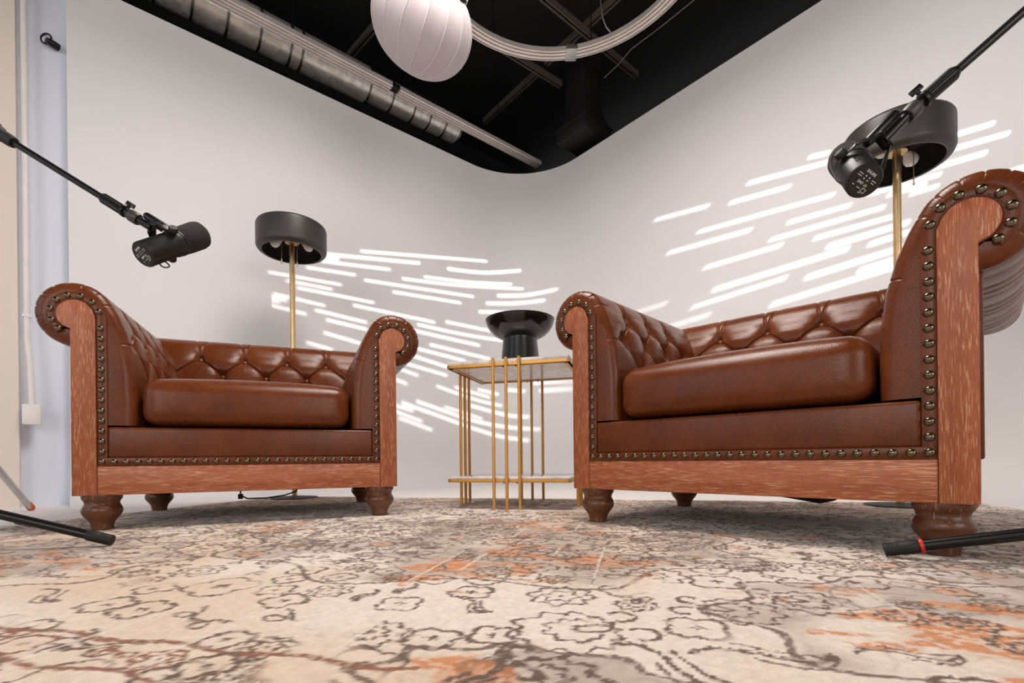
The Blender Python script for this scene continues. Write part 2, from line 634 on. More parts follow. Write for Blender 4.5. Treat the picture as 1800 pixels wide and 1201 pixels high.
    # faint grey-brown flecks in the worn far field
    fl = np.clip((vnoise(0.016, 0.010, 71) + vnoise(0.05, 0.03, 73) * 0.6 - 1.02) * 8, 0, 1) * np.clip((1.45 - W) / 0.35, 0, 1) * 0.35
    C[:] = C * (1 - fl[..., None]) + brown * 1.5 * fl[..., None]

    # -- motifs
    def flower(u0, w0, s, rot=0.0, typ=0, colr=None, lw=0.0036, fill=None):
        colr = brown if colr is None else colr
        sl = win(u0, w0, s * 1.7)
        if sl[0].stop <= sl[0].start or sl[1].stop <= sl[1].start: return
        x, y = Uq[sl] - u0, Wq[sl] - w0
        c, sn = math.cos(rot), math.sin(rot)
        x, y = x * c + y * sn, -x * sn + y * c
        w_ = wob[sl]
        r = np.hypot(x, y); th = np.arctan2(y, x)
        if typ == 0:      # four-petal blossom
            Rr = s * (0.80 + 0.32 * np.abs(np.sin(2 * th)) ** 0.8)
            m = line(r - Rr + w_, lw)
            m = np.maximum(m, np.clip((0.34 * s * np.abs(np.cos(2 * th)) ** 0.7 - r) / 0.002, 0, 1))
        elif typ == 1:    # rosette
            Rr = s * (0.90 + 0.12 * np.cos(8 * th))
            m = np.maximum(line(r - Rr + w_, lw), line(r - 0.5 * s * (1 + 0.18 * np.cos(6 * th)) + w_, lw * 0.8))
            m = np.maximum(m, np.clip((0.14 * s - r) / 0.002, 0, 1))
        elif typ == 2:    # palmette fan
            Rr = s * (0.78 + 0.34 * np.cos(th)) * (1 + 0.10 * np.cos(11 * th))
            m = line(r - Rr + w_, lw)
            m = np.maximum(m, line((r - 0.55 * Rr) + w_, lw * 0.8) * (np.cos(th) > -0.5))
            e = np.hypot((x + 0.12 * s) / 1.7, y) - 0.17 * s
            m = np.maximum(m, line(e + w_, lw * 0.8))
            sc = np.hypot(x + 0.75 * s, np.abs(y) - 0.42 * s) - 0.24 * s
            m = np.maximum(m, line(sc + w_, lw) * (x < -0.6 * s))
        elif typ == 3:    # curling leaf
            cv = y - 0.35 * s * np.sin(x / s * 2.6)
            m = line(cv + w_, lw * 1.15) * (np.abs(x) < s)
            lf = (np.abs(cv) - 0.30 * s * np.clip(1 - (x / s) ** 2, 0, 1) ** 0.8)
            m = np.maximum(m, line(lf + w_, lw * 0.8) * (x > -0.2 * s) * (x < s))
        else:             # paired buds on a stem
            m = line(y - 0.3 * s * np.cos(x / s * 3) + w_, lw) * (np.abs(x) < s * 1.1)
            for q in (-0.7, 0.7):
                e = np.hypot(x - q * s, (y - 0.35 * s) * 1.3) - 0.28 * s
                m = np.maximum(m, line(e + w_, lw * 0.9))
        if fill is not None:
            paint(np.clip((s * 0.9 - r) / 0.004, 0, 1), fill, sl, 0.6, 0.25)
        paint(m, colr, sl)

    hand = [((759, 1121), 0.029, 0.1, 0), ((868, 1116), 0.027, 0, 0), ((986, 1047), 0.047, 0, 1), ((1030, 1105), 0.075, 2.7, 2),
            ((1226, 1103), 0.034, 0.1, 0), ((835, 1063), 0.040, 0.5, 3), ((830, 1040), 0.03, 0, 0), ((250, 1070), 0.034, 0.3, 0),
            ((190, 1062), 0.032, 0.5, 0), ((360, 1083), 0.045, 0.5, 4), ((90, 1045), 0.055, 0.2, 3), ((350, 1003), 0.045, 0.2, 1),
            ((390, 1030), 0.05, 0.4, 0), ((540, 1085), 0.05, 0.2, 4), ((640, 1110), 0.045, 0.2, 2), ((1500, 1023), 0.04, 0, 0),
            ((1440, 1000), 0.05, 0.0, 1), ((1600, 1017), 0.035, 0, 0), ((1400, 1055), 0.06, 0.3, 2), ((1270, 1070), 0.06, 0.2, 2),
            ((1260, 1022), 0.04, 0, 0), ((1130, 1010), 0.06, 0.1, 2), ((630, 1170), 0.04, 0.2, 0), ((1650, 1010), 0.06, 0.2, 1),
            ((1180, 1165), 0.07, 0.4, 3), ((1340, 1150), 0.07, -0.4, 3), ((180, 1125), 0.05, 0.2, 4), ((300, 950), 0.06, 0.3, 1)]
    placed = []
    for (px, py), s, rot, ty in hand:
        u0, w0 = rug_uw(px, py)
        placed.append((u0, w0, s * 1.25))
        flower(u0, w0, s, rot, ty)
    rr = random.Random(11)
    tries = 0
    while tries < 20000:
        tries += 1
        u0, w0 = (rr.uniform(0.3, 3.0), rr.uniform(1.25, 2.25)) if tries % 2 else (rr.uniform(0.05, RUG_U - 0.05), rr.uniform(0.05, 1.45))
        far = w0 < 1.42
        s = rr.choice((0.020, 0.024, 0.028, 0.034)) if far else rr.choice((0.026, 0.028, 0.030, 0.030, 0.034, 0.048, 0.060))
        dense = 0.80 if far else 1.02
        if any((u0 - a) ** 2 + (w0 - b) ** 2 < ((s + c) * dense) ** 2 for a, b, c in placed): continue
        placed.append((u0, w0, s))
        f = orange if rr.random() < 0.03 else None
        flower(u0, w0, s, rr.uniform(-3, 3), rr.choice((0, 0, 0, 1, 2, 2, 3, 4)), fill=f, lw=rr.uniform(0.0028, 0.0040))
    # big flower at the near edge
    u0, w0 = rug_uw(930, 1185)
    flower(u0, w0, 0.062, 0.6, 2, lw=0.0055, fill=grey)
    u0, w0 = rug_uw(835, 1190)
    flower(u0, w0, 0.045, 1.6, 3, lw=0.005, fill=orange)
    # winding stems
    for kx in range(9):
        w0 = 0.10 + kx * 0.145
        d = W - (w0 + 0.045 * np.sin(U * (5.5 + 0.7 * kx) + kx * 1.7) + 0.02 * np.sin(U * 17 + kx)) + wob * 1.4
        paint(line(d, 0.0026) * (vnoise(0.12, 0.12, 50 + kx) > 0.55), brown, allsl, 0.9)
    # border lines of rust brown
    for wb, lw in ((1.925, 0.0050), (1.995, 0.0042), (0.30, 0.006), (0.36, 0.004)):
        paint(line(W - wb + 0.006 * np.sin(U * 40) + wob, lw) * ((U < 1.74) | (wb < 1)), rust, allsl, 0.95, 0.05)
    for ub in (0.28, 0.34, RUG_U - 0.30):
        paint(line(U - ub + 0.005 * np.sin(W * 40) + wob, 0.005), rust, allsl, 0.85, 0.2)
    for kk in range(27):
        flower(0.05 + kk * 0.062, 1.96, 0.026, 0.3 + kk, (0, 3, 4, 1)[kk % 4], rust if kk % 3 else brown, fill=None if kk % 4 else warm)
    # pale crease lines
    for uc, wa, wb in ((1.775, 0.8, 1.7), (1.636, 1.0, 1.9), (1.58, 1.1, 2.0), (1.87, 1.2, 1.6), (1.34, 1.5, 2.1), (2.10, 1.4, 2.0), (1.47, 1.6, 2.3), (2.26, 1.5, 2.1)):
        m = line(U - uc + wob * 0.5, 0.0026) * (W > wa) * (W < wb) * (vnoise(0.05, 0.12, int(uc * 100)) > 0.40) * 0.6
        C[:] = C * (1 - m[..., None]) + cream * 1.04 * m[..., None]
    C *= (0.90 + 0.18 * jit)[..., None]
    Z = (jit - 0.5) * 0.0016 - 0.0008
    P = np.empty((nw, nu, 3))
    P[..., 0] = RC.x + U * RU.x - W * RV.x
    P[..., 1] = RC.y + U * RU.y - W * RV.y
    P[..., 2] = Z
    verts = P.reshape(-1, 3)
    idx = np.arange(nw * nu).reshape(nw, nu)
    quads = np.stack([idx[1:, :-1], idx[1:, 1:], idx[:-1, 1:], idx[:-1, :-1]], -1).reshape(-1, 4)
    # skirt down to the floor
    loop = np.concatenate([idx[0, :-1], idx[:-1, -1], idx[-1, :0:-1], idx[:0:-1, 0]])
    sk = verts[loop].copy(); sk[:, 2] = FLOOR_Z
    base = len(verts)
    n = len(loop)
    a = np.arange(n); b = (a + 1) % n
    sq = np.stack([loop[a], loop[b], base + b, base + a], -1)
    verts = np.concatenate([verts, sk])
    quads = np.concatenate([quads, sq])
    cols = np.concatenate([C.reshape(-1, 3), np.tile(np.array(lin((120, 96, 78))), (n, 1))])
    me = bpy.data.meshes.new('rug')
    me.vertices.add(len(verts)); me.vertices.foreach_set('co', verts.astype(np.float32).ravel())
    me.loops.add(quads.size); me.loops.foreach_set('vertex_index', quads.astype(np.int32).ravel())
    me.polygons.add(len(quads)); me.polygons.foreach_set('loop_start', np.arange(0, quads.size, 4, dtype=np.int32))
    me.update(calc_edges=True)
    me.polygons.foreach_set('use_smooth', np.ones(len(quads), bool))
    ca = me.color_attributes.new('pile_colour', 'FLOAT_COLOR', 'POINT')
    ca.data.foreach_set('color', np.concatenate([np.clip(cols, 0, 1), np.ones((len(cols), 1))], 1).astype(np.float32).ravel())
    me.materials.append(M['rug'])
    o = link('area_rug', me)
    tag(o, 'large faded cream floral rug with brown outlines and orange patches on the floor', 'rug')


make_rug()

# ------------------------------------------------------------------ chesterfield armchair
A_, B_ = 0.4546, 0.397            # outer and inner edge of the wooden stiles
ZB, ZN, ZA = 0.1022, 0.1985, 0.3005
HC = (0.443, 0.618, 0.043)        # wooden scroll head: centre x, centre z, radius
LC = (0.452, 0.626, 0.092)        # leather roll


def head_poly(grow=0.0, foot=True):
    """outline of the wooden stile (right side), inner bottom -> over the head -> outer bottom"""
    cx, cz, r = HC
    r += grow
    pts = [(B_ - grow, ZB if foot else ZN)]
    a0, a1 = 180, -52
    pts += [(cx + r * math.cos(R_(a)), cz + r * math.sin(R_(a))) for a in np.linspace(a0, a1, 22)]
    pts[1] = (B_ - grow, pts[1][1])
    if foot:
        pts += [(A_, cz - 0.04), (A_, ZB)]
    return pts


def arm_profile():
    """closed-ish profile of the padded arm from the inner bottom, over the roll, to below the roll; (x, z)"""
    key = [(0.306, ZA + 0.004), (0.303, 0.38), (0.304, 0.46), (0.312, 0.53), (0.330, 0.59), (0.355, 0.645)]
    cx, cz, r = LC
    arc = [(cx + r * math.cos(R_(a)), cz + r * math.sin(R_(a))) for a in np.linspace(148, -88, 60)]
    pts = key + arc + [(0.452, 0.53)]
    # resample evenly after a light smoothing
    P = np.array(pts)
    for _ in range(2):
        P[1:-1] = 0.25 * P[:-2] + 0.5 * P[1:-1] + 0.25 * P[2:]
    d = np.r_[0, np.cumsum(np.hypot(*np.diff(P, axis=0).T))]
    s = np.linspace(0, d[-1], 400)
    return np.c_[np.interp(s, d, P[:, 0]), np.interp(s, d, P[:, 1])], s


PROF, PS = arm_profile()
T_ = np.gradient(PROF, axis=0)
T_ /= np.linalg.norm(T_, axis=1)[:, None]
PN = np.c_[-T_[:, 1], T_[:, 0]]          # outward normals of the leather
PANG = np.degrees(np.arctan2(PROF[:, 1] - LC[1], PROF[:, 0] - LC[0]))
PANG = np.where(PANG < -120, PANG + 360, PANG)


def s_at_z(z):
    i = np.argmin(np.abs(PROF[:175, 1] - z))
    return PS[i]


S_TOP, S_MID, S_LOW = s_at_z(0.650), s_at_z(0.560), s_at_z(0.455)
S_CROWN = PS[np.argmin(np.abs(PANG - 75))]


def seg_dist(x, y, a, b):
    ax, ay = a; bx, by = b
    vx, vy = bx - ax, by - ay
    t = np.clip(((x - ax) * vx + (y - ay) * vy) / (vx * vx + vy * vy), 0, 1)
    return np.hypot(x - ax - t * vx, y - ay - t * vy)


def tuft(L, S, tops, mids, ends):
    """normal displacement for a tufted strip; L along, S across the profile"""
    segs, ups = [], []
    for q in tops:
        for m in mids:
            if abs(q - m) < 0.12: segs.append(((q, S_TOP), (m, S_MID)))
        for sg in (-1, 1):
            ups.append(((q, S_TOP), (q + sg * 0.030, S_CROWN)))
    for m in mids:
        for q in sorted(tops):
            if abs(q - m) < 0.12: segs.append(((m, S_MID), (q, S_LOW)))
    segs += ends
    d = np.full(L.shape, 9.0)
    for a, b in segs: d = np.minimum(d, seg_dist(L, S, a, b))
    e = np.full(L.shape, 9.0)
    for a, b in ups: e = np.minimum(e, seg_dist(L, S, a, b))
    bd = np.full(L.shape, 9.0)
    for q in tops: bd = np.minimum(bd, np.hypot(L - q, (S - S_TOP) * 0.85))
    for q in mids: bd = np.minimum(bd, np.hypot(L - q, (S - S_MID) * 0.85))
    fade = np.clip((S_CROWN + 0.015 - S) / 0.06, 0, 1)
    low = np.clip((S_TOP + 0.02 - S) / 0.04, 0, 1)
    r = -(0.0060 * np.exp(-(d / 0.0026) ** 2) + 0.0045 * np.exp(-d / 0.010)) * (0.35 + 0.65 * low)
    r += low * (0.006 * (1 - np.exp(-d / 0.03)))
    r -= (0.0042 * np.exp(-(e / 0.0024) ** 2) + 0.0015 * np.exp(-e / 0.008)) * fade
    return r - 0.016 * np.exp(-(bd / 0.013) ** 2) - 0.009 * np.exp(-(bd / 0.032) ** 2)


ARM_TOPS = [0.150, 0.290, 0.430]
ARM_MIDS = [0.080, 0.220, 0.358, 0.495]
BACK_TOPS = [-0.245, -0.082, 0.082, 0.245]
BACK_MIDS = [-0.163, 0.0, 0.163]


def make_arm():
    """right arm; the front end is rounded and pleated, the far end mitred to the back"""
    n = len(PROF)
    RND = 0.032
    rows = []
    ys = np.concatenate([np.linspace(0.03, 0.06, 10)[:-1], np.linspace(0.06, 0.58, 170), ])
    # front rounding rings, from the inset face outwards
    pl_ang = [158, 132, 106, 82, 58, 34, 10, -14, -38]
    pl = np.zeros(n)
    for a in pl_ang:
        i = np.argmin(np.abs(PANG - a) + 1000 * (PROF[:, 1] < 0.55) * (PROF[:, 0] < 0.4))
        pl += 0.6 * np.exp(-((PS - PS[i]) / 0.0016) ** 2) + 0.12 * np.exp(-np.abs(PS - PS[i]) / 0.006)
    seam = np.exp(-((PS - s_at_z(0.548)) / 0.0018) ** 2)
    for th in np.linspace(0, math.pi / 2, 9):
        inset = RND * (1 - math.sin(th))
        y = -0.004 + RND * (1 - math.cos(th)) * 0.9
        disp = -inset - 0.0055 * pl * (0.4 + 0.6 * math.sin(th)) - 0.004 * seam
        rows.append(np.c_[PROF[:, 0] + PN[:, 0] * disp, np.full(n, y), PROF[:, 1] + PN[:, 1] * disp])
    tops, mids = ARM_TOPS, ARM_MIDS
    ends = [((0.0, s_at_z(0.548)), (0.080, S_MID)), ((0.080, S_MID), (0.15, S_LOW))]
    for y in ys:
        ymax = 0.70 + (PROF[:, 0] - LC[0])
        t = (y - 0.03) / 0.55
        yy = 0.03 + t * (ymax - 0.03)
        L = yy.copy()
        f = np.clip((y - 0.03) / 0.05, 0, 1)
        disp = tuft(L, PS, tops, mids, ends) * f - 0.0055 * pl * math.exp(-((y - 0.025) / 0.022) ** 2) - 0.004 * seam * math.exp(-((y - 0.03) / 0.05) ** 2)
        under = np.clip((12 - PANG) / 25, 0, 1) * (PROF[:, 0] > 0.42)
        disp = disp + under * (-0.004 + 0.004 * np.abs(np.sin(L * math.pi / 0.06 + 0.8 * np.sin(L * 31) + PS * 6)) ** 0.5)
        rows.append(np.c_[PROF[:, 0] + PN[:, 0] * disp, yy, PROF[:, 1] + PN[:, 1] * disp])
    G = np.array(rows)
    m = len(rows)
    vs = G.reshape(-1, 3).tolist()
    fs = [(i * n + k, i * n + k + 1, (i + 1) * n + k + 1, (i + 1) * n + k) for i in range(m - 1) for k in range(n - 1)]
    # front cap running in under the nail band
    ct = np.array(head_poly(0.010)[:-2] + [(0.449, 0.580), (0.447, 0.555), (0.445, 0.53)])
    ct[0] = (B_ - 0.01, ZA)
    dd = np.r_[0, np.cumsum(np.hypot(*np.diff(ct, axis=0).T))]
    tt = np.linspace(0, dd[-1], 240)
    ct = np.c_[np.interp(tt, dd, ct[:, 0]), np.interp(tt, dd, ct[:, 1])]
    last = 0
    c = len(vs)
    for k in range(n):
        q = np.hypot(ct[:, 0] - G[0, k, 0], ct[:, 1] - G[0, k, 2])
        j = last + int(np.argmin(q[last:last + 12]))
        last = j
        vs.append((float(ct[j, 0]), -0.004, float(ct[j, 1])))
    fs += [(k, c + k, c + k + 1, k + 1) for k in range(n - 1)]
    return vs, fs


def make_back():
    n = len(PROF)
    rows = []
    xs = np.linspace(-1, 1, 300)
    ends = [((-0.245, S_TOP), (-0.33, S_MID)), ((0.245, S_TOP), (0.33, S_MID))]
    yl = PROF[:, 0] + (0.70 - LC[0])                    # depth of each profile point
    for t in xs:
        xmax = LC[0] + (yl - 0.70)
        L = t * xmax
        disp = tuft(L, PS, BACK_TOPS, BACK_MIDS, ends)
        rows.append(np.c_[L, yl + PN[:, 0] * disp, PROF[:, 1] + PN[:, 1] * disp])
    G = np.array(rows)
    m = len(rows)
    fs = [(i * n + k, i * n + k + 1, (i + 1) * n + k + 1, (i + 1) * n + k) for i in range(m - 1) for k in range(n - 1)]
    return G.reshape(-1, 3).tolist(), fs


def grid_mesh(name, vs, fs, mat, mirror=False):
    if mirror:
        vs = [(-x, y, z) for x, y, z in vs]
        fs = [tuple(reversed(f)) for f in fs]
    me = bpy.data.meshes.new(name)
    me.from_pydata(vs, [], fs)
    me.polygons.foreach_set('use_smooth', [True] * len(me.polygons))
    me.materials.append(mat)
    me.update()
    return me


def dome(r, h, n=12, rings=4):
    prof = [(r * math.cos(a), h * math.sin(a)) for a in np.linspace(0, math.pi / 2, rings + 1)]
    prof[-1] = (1e-5, h)
    return prof


def rounded_box(hx, hy, hz, r, n=10, crown=0.0, front=0.0):
    """rounded cushion centred on the origin"""
    bm = bmesh.new()
    bmesh.ops.create_cube(bm, size=2.0)
    bmesh.ops.subdivide_edges(bm, edges=bm.edges, cuts=27, use_grid_fill=True)
    for v in bm.verts:
        p = v.co
        q = Vector((p.x * hx, p.y * hy, p.z * hz))
        c = Vector((max(-hx + r, min(hx - r, q.x)), max(-hy + r, min(hy - r, q.y)), max(-hz + r, min(hz - r, q.z))))
        d = q - c
        if d.length > 1e-9:
            m = max(abs(d.x), abs(d.y), abs(d.z))
            q = c + d.normalized() * r * min(1, m / r * 1.0)
        fx, fy = 1 - (q.x / hx) ** 2, 1 - (q.y / hy) ** 2
        fz = 1 - (q.z / hz) ** 2
        q.z += (crown * (max(fx, 0) ** 0.6) * (max(fy, 0) ** 0.6) if p.z > 0 else 0) * (q.z / hz)
        q.y -= front * max(fx, 0) ** 0.5 * max(fz, 0) ** 0.5 * (1 if p.y < -0.5 else 0)
        v.co = q
    vs = [tuple(v.co) for v in bm.verts]
    bm.verts.index_update()
    fs = [tuple(v.index for v in f.verts) for f in bm.faces]
    bm.free()
    return vs, fs


def make_chair():
    root = thing('armchair', 'x', 'armchair')
    L = M['leather']
    va, fa = make_arm()
    arms = {}
    for s in (1, -1):
        arm = link('arm', grid_mesh('arm', va, fa, L, s < 0), root)
        arms[s] = arm
    back = link('backrest', grid_mesh('backrest', *make_back(), L), root)
    # tufting buttons
    bmesh_ = MB().lathe(dome(0.0085, 0.006, rings=3), 12).mesh('button', M['button'], 80)

    def put_button(parent, p, nrm):
        o = link('button', bmesh_, parent, p)
        o.rotation_euler = Vector(nrm).to_track_quat('Z', 'Y').to_euler()
    for S, tops, mids in ((S_TOP, ARM_TOPS, BACK_TOPS), (S_MID, ARM_MIDS, BACK_MIDS)):
        i = np.argmin(np.abs(PS - S))
        px, pz = PROF[i] + PN[i] * -0.0265
        nx, nz = PN[i]
        for y in tops:
            for s in (1, -1): put_button(arms[s], (s * px, y, pz), (s * nx, 0, nz))
        for x in mids:
            put_button(back, (x, px + 0.70 - LC[0], pz), (0, nx, nz))
    # wooden front frame
    for s in (1, -1):
        mp = (lambda u, v, w: (u, w, v)) if s > 0 else (lambda u, v, w: (-u, w, v))
        st = MB().prism(head_poly(), -0.014, 0.030, mp)
        st.build('stile', M['wood_v'], root, bevel=0.0022, sharp=30)
    MB().box(-B_ + 0.0006, B_ - 0.0006, -0.0115, 0.02, ZB, ZN - 0.0125).build('front_rail', M['wood_h'], root, bevel=0.002)
    # leather banding that carries the nails
    band = MB().box(-B_ + 0.002, B_ - 0.002, -0.0125, 0.01, ZN - 0.0125, ZN + 0.0125)
    band.build('nail_band', L, root, bevel=0.004)
    for s in (1, -1):
        inner, outer = head_poly(0.0), head_poly(0.024)
        inner = [(B_, ZN - 0.0125)] + inner[1:-2]
        outer = [(B_ - 0.024, ZN - 0.0125)] + outer[1:-2]
        mb = MB()
        n = len(inner)
        for y0, y1 in ((-0.0115, 0.01),):
            vs = []
            for (a, b), (c, d) in zip(inner, outer):
                m_ = ((a + c) / 2, (b + d) / 2)
                vs += [(s * a, y0 + 0.003, b), (s * m_[0], y0 - 0.002, m_[1]), (s * c, y0 + 0.003, d), (s * c, y1, d)]
            fs = []
            for k in range(n - 1):
                for q in range(3):
                    fs.append((k * 4 + q, k * 4 + q + 1, (k + 1) * 4 + q + 1, (k + 1) * 4 + q))
            mb.add(vs, fs)
        mb.build('nail_band', L, root, sharp=60)
    # nails
    nail = MB().lathe(dome(0.0088, 0.0058), 14).mesh('nail', M['nail'], 80)

    def put_nail(x, z, y=-0.0125):
        o = link('nail', nail, root, (x + random.uniform(-.0006, .0006), y, z + random.uniform(-.0006, .0006)))
        o.rotation_euler = (R_(90), 0, 0)
    nb = 27
    for k in range(1, nb):
        x = -0.385 + 0.77 * k / nb
        put_nail(x, ZN)
    cx, cz, r = HC
    for s in (1, -1):
        z = ZN
        while z < 0.605:
            put_nail(s * (B_ - 0.012), z)
            z += 0.0296
        for a in (166, 135, 104, 73, 42, 11, -20, -48):
            put_nail(s * (cx + (r + 0.013) * math.cos(R_(a))), cz + (r + 0.013) * math.sin(R_(a)))
    # apron below the cushion
    ap = MB().box(-0.3735, 0.3735, -0.011, 0.05, ZN + 0.010, ZA)
    ap.build('apron', L, root, bevel=0.009, segs=4)
    # seat deck and inner carcass
    MB().box(-0.44, 0.44, 0.03, 0.69, ZB + 0.006, ZA - 0.01).build('carcass', M['under'], root)
    # outer panels
    for s in (1, -1):
        x0, x1 = sorted((s * 0.44, s * (A_ + 0.006)))
        MB().box(x0, x1, 0.026, 0.70, 0.185, 0.565).build('side_panel', L, root, bevel=0.004)
        MB().box(*sorted((s * 0.43, s * A_)), 0.026, 0.70, ZB + 0.001, 0.19).build('side_rail', M['wood_v'], root, bevel=0.002)
    MB().box(-A_, A_, 0.69, 0.708, 0.185, 0.565).build('back_panel', L, root, bevel=0.004)
    MB().box(-A_, A_, 0.685, 0.703, ZB + 0.001, 0.19).build('back_rail', M['wood_h'], root, bevel=0.002)
    # cushion
    vs, fs = rounded_box(0.297, 0.285, 0.070, 0.044, crown=0.030, front=0.016)
    vs = [(x, y + 0.274, z + 0.376) for x, y, z in vs]
    link('seat_cushion', grid_mesh('seat_cushion', vs, fs, L), root)
    # turned legs
    prof = [(0.0265, 0.001), (0.027, 0.010), (0.0298, 0.021), (0.0362, 0.031), (0.0440, 0.041), (0.0488, 0.052), (0.0482, 0.062), (0.0440, 0.0705),
            (0.0418, 0.077), (0.0432, 0.084), (0.0474, 0.0905), (0.0488, 0.0965), (0.0486, 0.1035)]
    P = [(0.0, 0.001)]
    for i in range(len(prof) - 1):
        p0, p1, p2, p3 = (np.array(prof[min(max(i + q, 0), len(prof) - 1)]) for q in (-1, 0, 1, 2))
        for t in (0, 0.25, 0.5, 0.75):
            P.append(tuple(0.5 * (2 * p1 + (p2 - p0) * t + (2 * p0 - 5 * p1 + 4 * p2 - p3) * t * t + (3 * p1 - p0 - 3 * p2 + p3) * t ** 3)))
    P.append(prof[-1])
    legm = MB().lathe([(float(a), float(b)) for a, b in P], 40).mesh('leg', M['leg'], 50)
    for x in (-0.400, 0.400):
        for y in (0.036, 0.642):
            link('leg', legm, root, (x, y, 0))
    return root


chair_l = make_chair()
chair_r = copy_tree(chair_l)
for c, (x, y, t), lab in ((chair_l, (-0.8325, 1.5687, 0.3974), 'brown tufted leather armchair with nailhead oak front, left of the gold side table'),
                          (chair_r, (0.5273, 1.2059, -0.7664), 'brown tufted leather armchair with nailhead oak front, right of the gold side table')):
    c.location = (x, y, 0.0)
    c.rotation_euler.z = t
    c['label'] = lab
    c['group'] = 'leather armchairs on the rug'

# sagging dust cloths and a loose cable under the seats
def sag(root, x0, x1, y0, y1, zlow):
    vs, fs = [], []
    n = 14
    for i in range(n):
        for j in range(n):
            a, b = i / (n - 1), j / (n - 1)
            h = (a ** 1.3 if a < 0.9 else (1 - a) * 8.5) * (math.sin(b * math.pi) ** 0.6)
            vs.append((x0 + (x1 - x0) * a, y0 + (y1 - y0) * b, 0.1075 - (0.1075 - zlow) * h))
    fs = [(i * n + j, (i + 1) * n + j, (i + 1) * n + j + 1, i * n + j + 1) for i in range(n - 1) for j in range(n - 1)]
    link('dust_cover', grid_mesh('dust_cover', vs, fs, M['under']), root)


sag(chair_r, -0.14, 0.20, 0.12, 0.45, 0.058)
MB().tube([(-0.06, 0.22, 0.104), (-0.06, 0.22, 0.075), (-0.04, 0.23, 0.062), (0.02, 0.25, 0.060), (0.08, 0.28, 0.066), (0.12, 0.30, 0.078), (0.13, 0.31, 0.104)], 0.0028, 8).build('hanging_cable', M['black_rubber'], chair_l)
MB().box(-0.068, -0.052, 0.214, 0.226, 0.062, 0.080).build('cable_plug', M['black_rubber'], chair_l, bevel=0.002)

# ------------------------------------------------------------------ side table
TZ, TA = 0.580, -0.27
tb = thing('side_table', 'gold side table with white marble top and lower shelf between the armchairs', 'table', (0.037, 2.085, 0), TA)
HW, HD = 0.245, 0.21


def slab(z0, z1, name):
    o = MB().box(-HW + 0.0015, HW - 0.0015, -HD + 0.0015, HD - 0.0015, z0 + 0.0125, z1 + 0.003).build(name, M['marble'], tb, bevel=0.0015)
    MB().box(-HW + 0.010, HW - 0.010, -HD + 0.010, HD - 0.010, z0 + 0.004, z0 + 0.0124).build('backing_board', M['marble'], tb)
    z1 = z0 + 0.0125
    f = MB()
    w = 0.022
    f.box(-HW, HW, -HD, -HD + w * 0.4, z0, z1); f.box(-HW, HW, HD - w * 0.4, HD, z0, z1)
    f.box(-HW, -HW + w * 0.4, -HD, HD, z0, z1); f.box(HW - w * 0.4, HW, -HD, HD, z0, z1)
    f.box(-HW, HW, -HD, -HD + w, z0, z0 + 0.003); f.box(-HW, HW, HD - w, HD, z0, z0 + 0.003)
    f.box(-HW, -HW + w, -HD, HD, z0, z0 + 0.003); f.box(HW - w, HW, -HD, HD, z0, z0 + 0.003)
    f.build('shelf_frame' if name == 'shelf' else 'top_frame', M['gold'], tb)
    return o


slab(TZ - 0.024, TZ, 'tabletop')
slab(0.104, 0.122, 'shelf')
barm = MB().lathe([(0.0, 0.001), (0.0062, 0.001), (0.0062, TZ + 0.004), (0.0052, TZ + 0.0075), (0.0, TZ + 0.0085)], 14).mesh('leg', M['gold'], 50)
for k in (-1, 0, 1):
    for p in ((k * 0.052, -HD - 0.006), (k * 0.052, HD + 0.006), (-HW - 0.006, k * 0.052), (HW + 0.006, k * 0.052)):
        link('leg', barm, tb, (p[0], p[1], 0))
scr = MB().lathe([(0.0035, 0), (0.0035, 0.004), (0.0, 0.005)], 8).mesh('screw', M['black_metal'], 60)
for sx in (-0.026, 0.026):
    for z in (TZ - 0.0275, 0.1005):
        for sy in (-1, 1):
            link('screw', scr, tb, (sx + 0.01, sy * (HD - 0.010), z))

# bowl on the table
bw = thing('pedestal_bowl', 'glossy black ceramic pedestal bowl standing on the marble table top', 'bowl', (0.040, 2.09, TZ + 0.0032))
MB().lathe([(0.0, 0.0), (0.083, 0.0), (0.085, 0.003), (0.083, 0.02), (0.078, 0.07), (0.0735, 0.115), (0.073, 0.128), (0.0, 0.128)], 48).build('pedestal', M['ceramic_rough'], bw, sharp=50)
MB().lathe([(0.0, 0.122), (0.070, 0.1235), (0.085, 0.128), (0.105, 0.139), (0.125, 0.156), (0.139, 0.176), (0.1475, 0.199), (0.1485, 0.204), (0.146, 0.2055),
            (0.142, 0.200), (0.132, 0.180), (0.115, 0.162), (0.09, 0.148), (0.05, 0.140), (0.0, 0.138)], 64).build('bowl', M['ceramic'], bw, sharp=60)

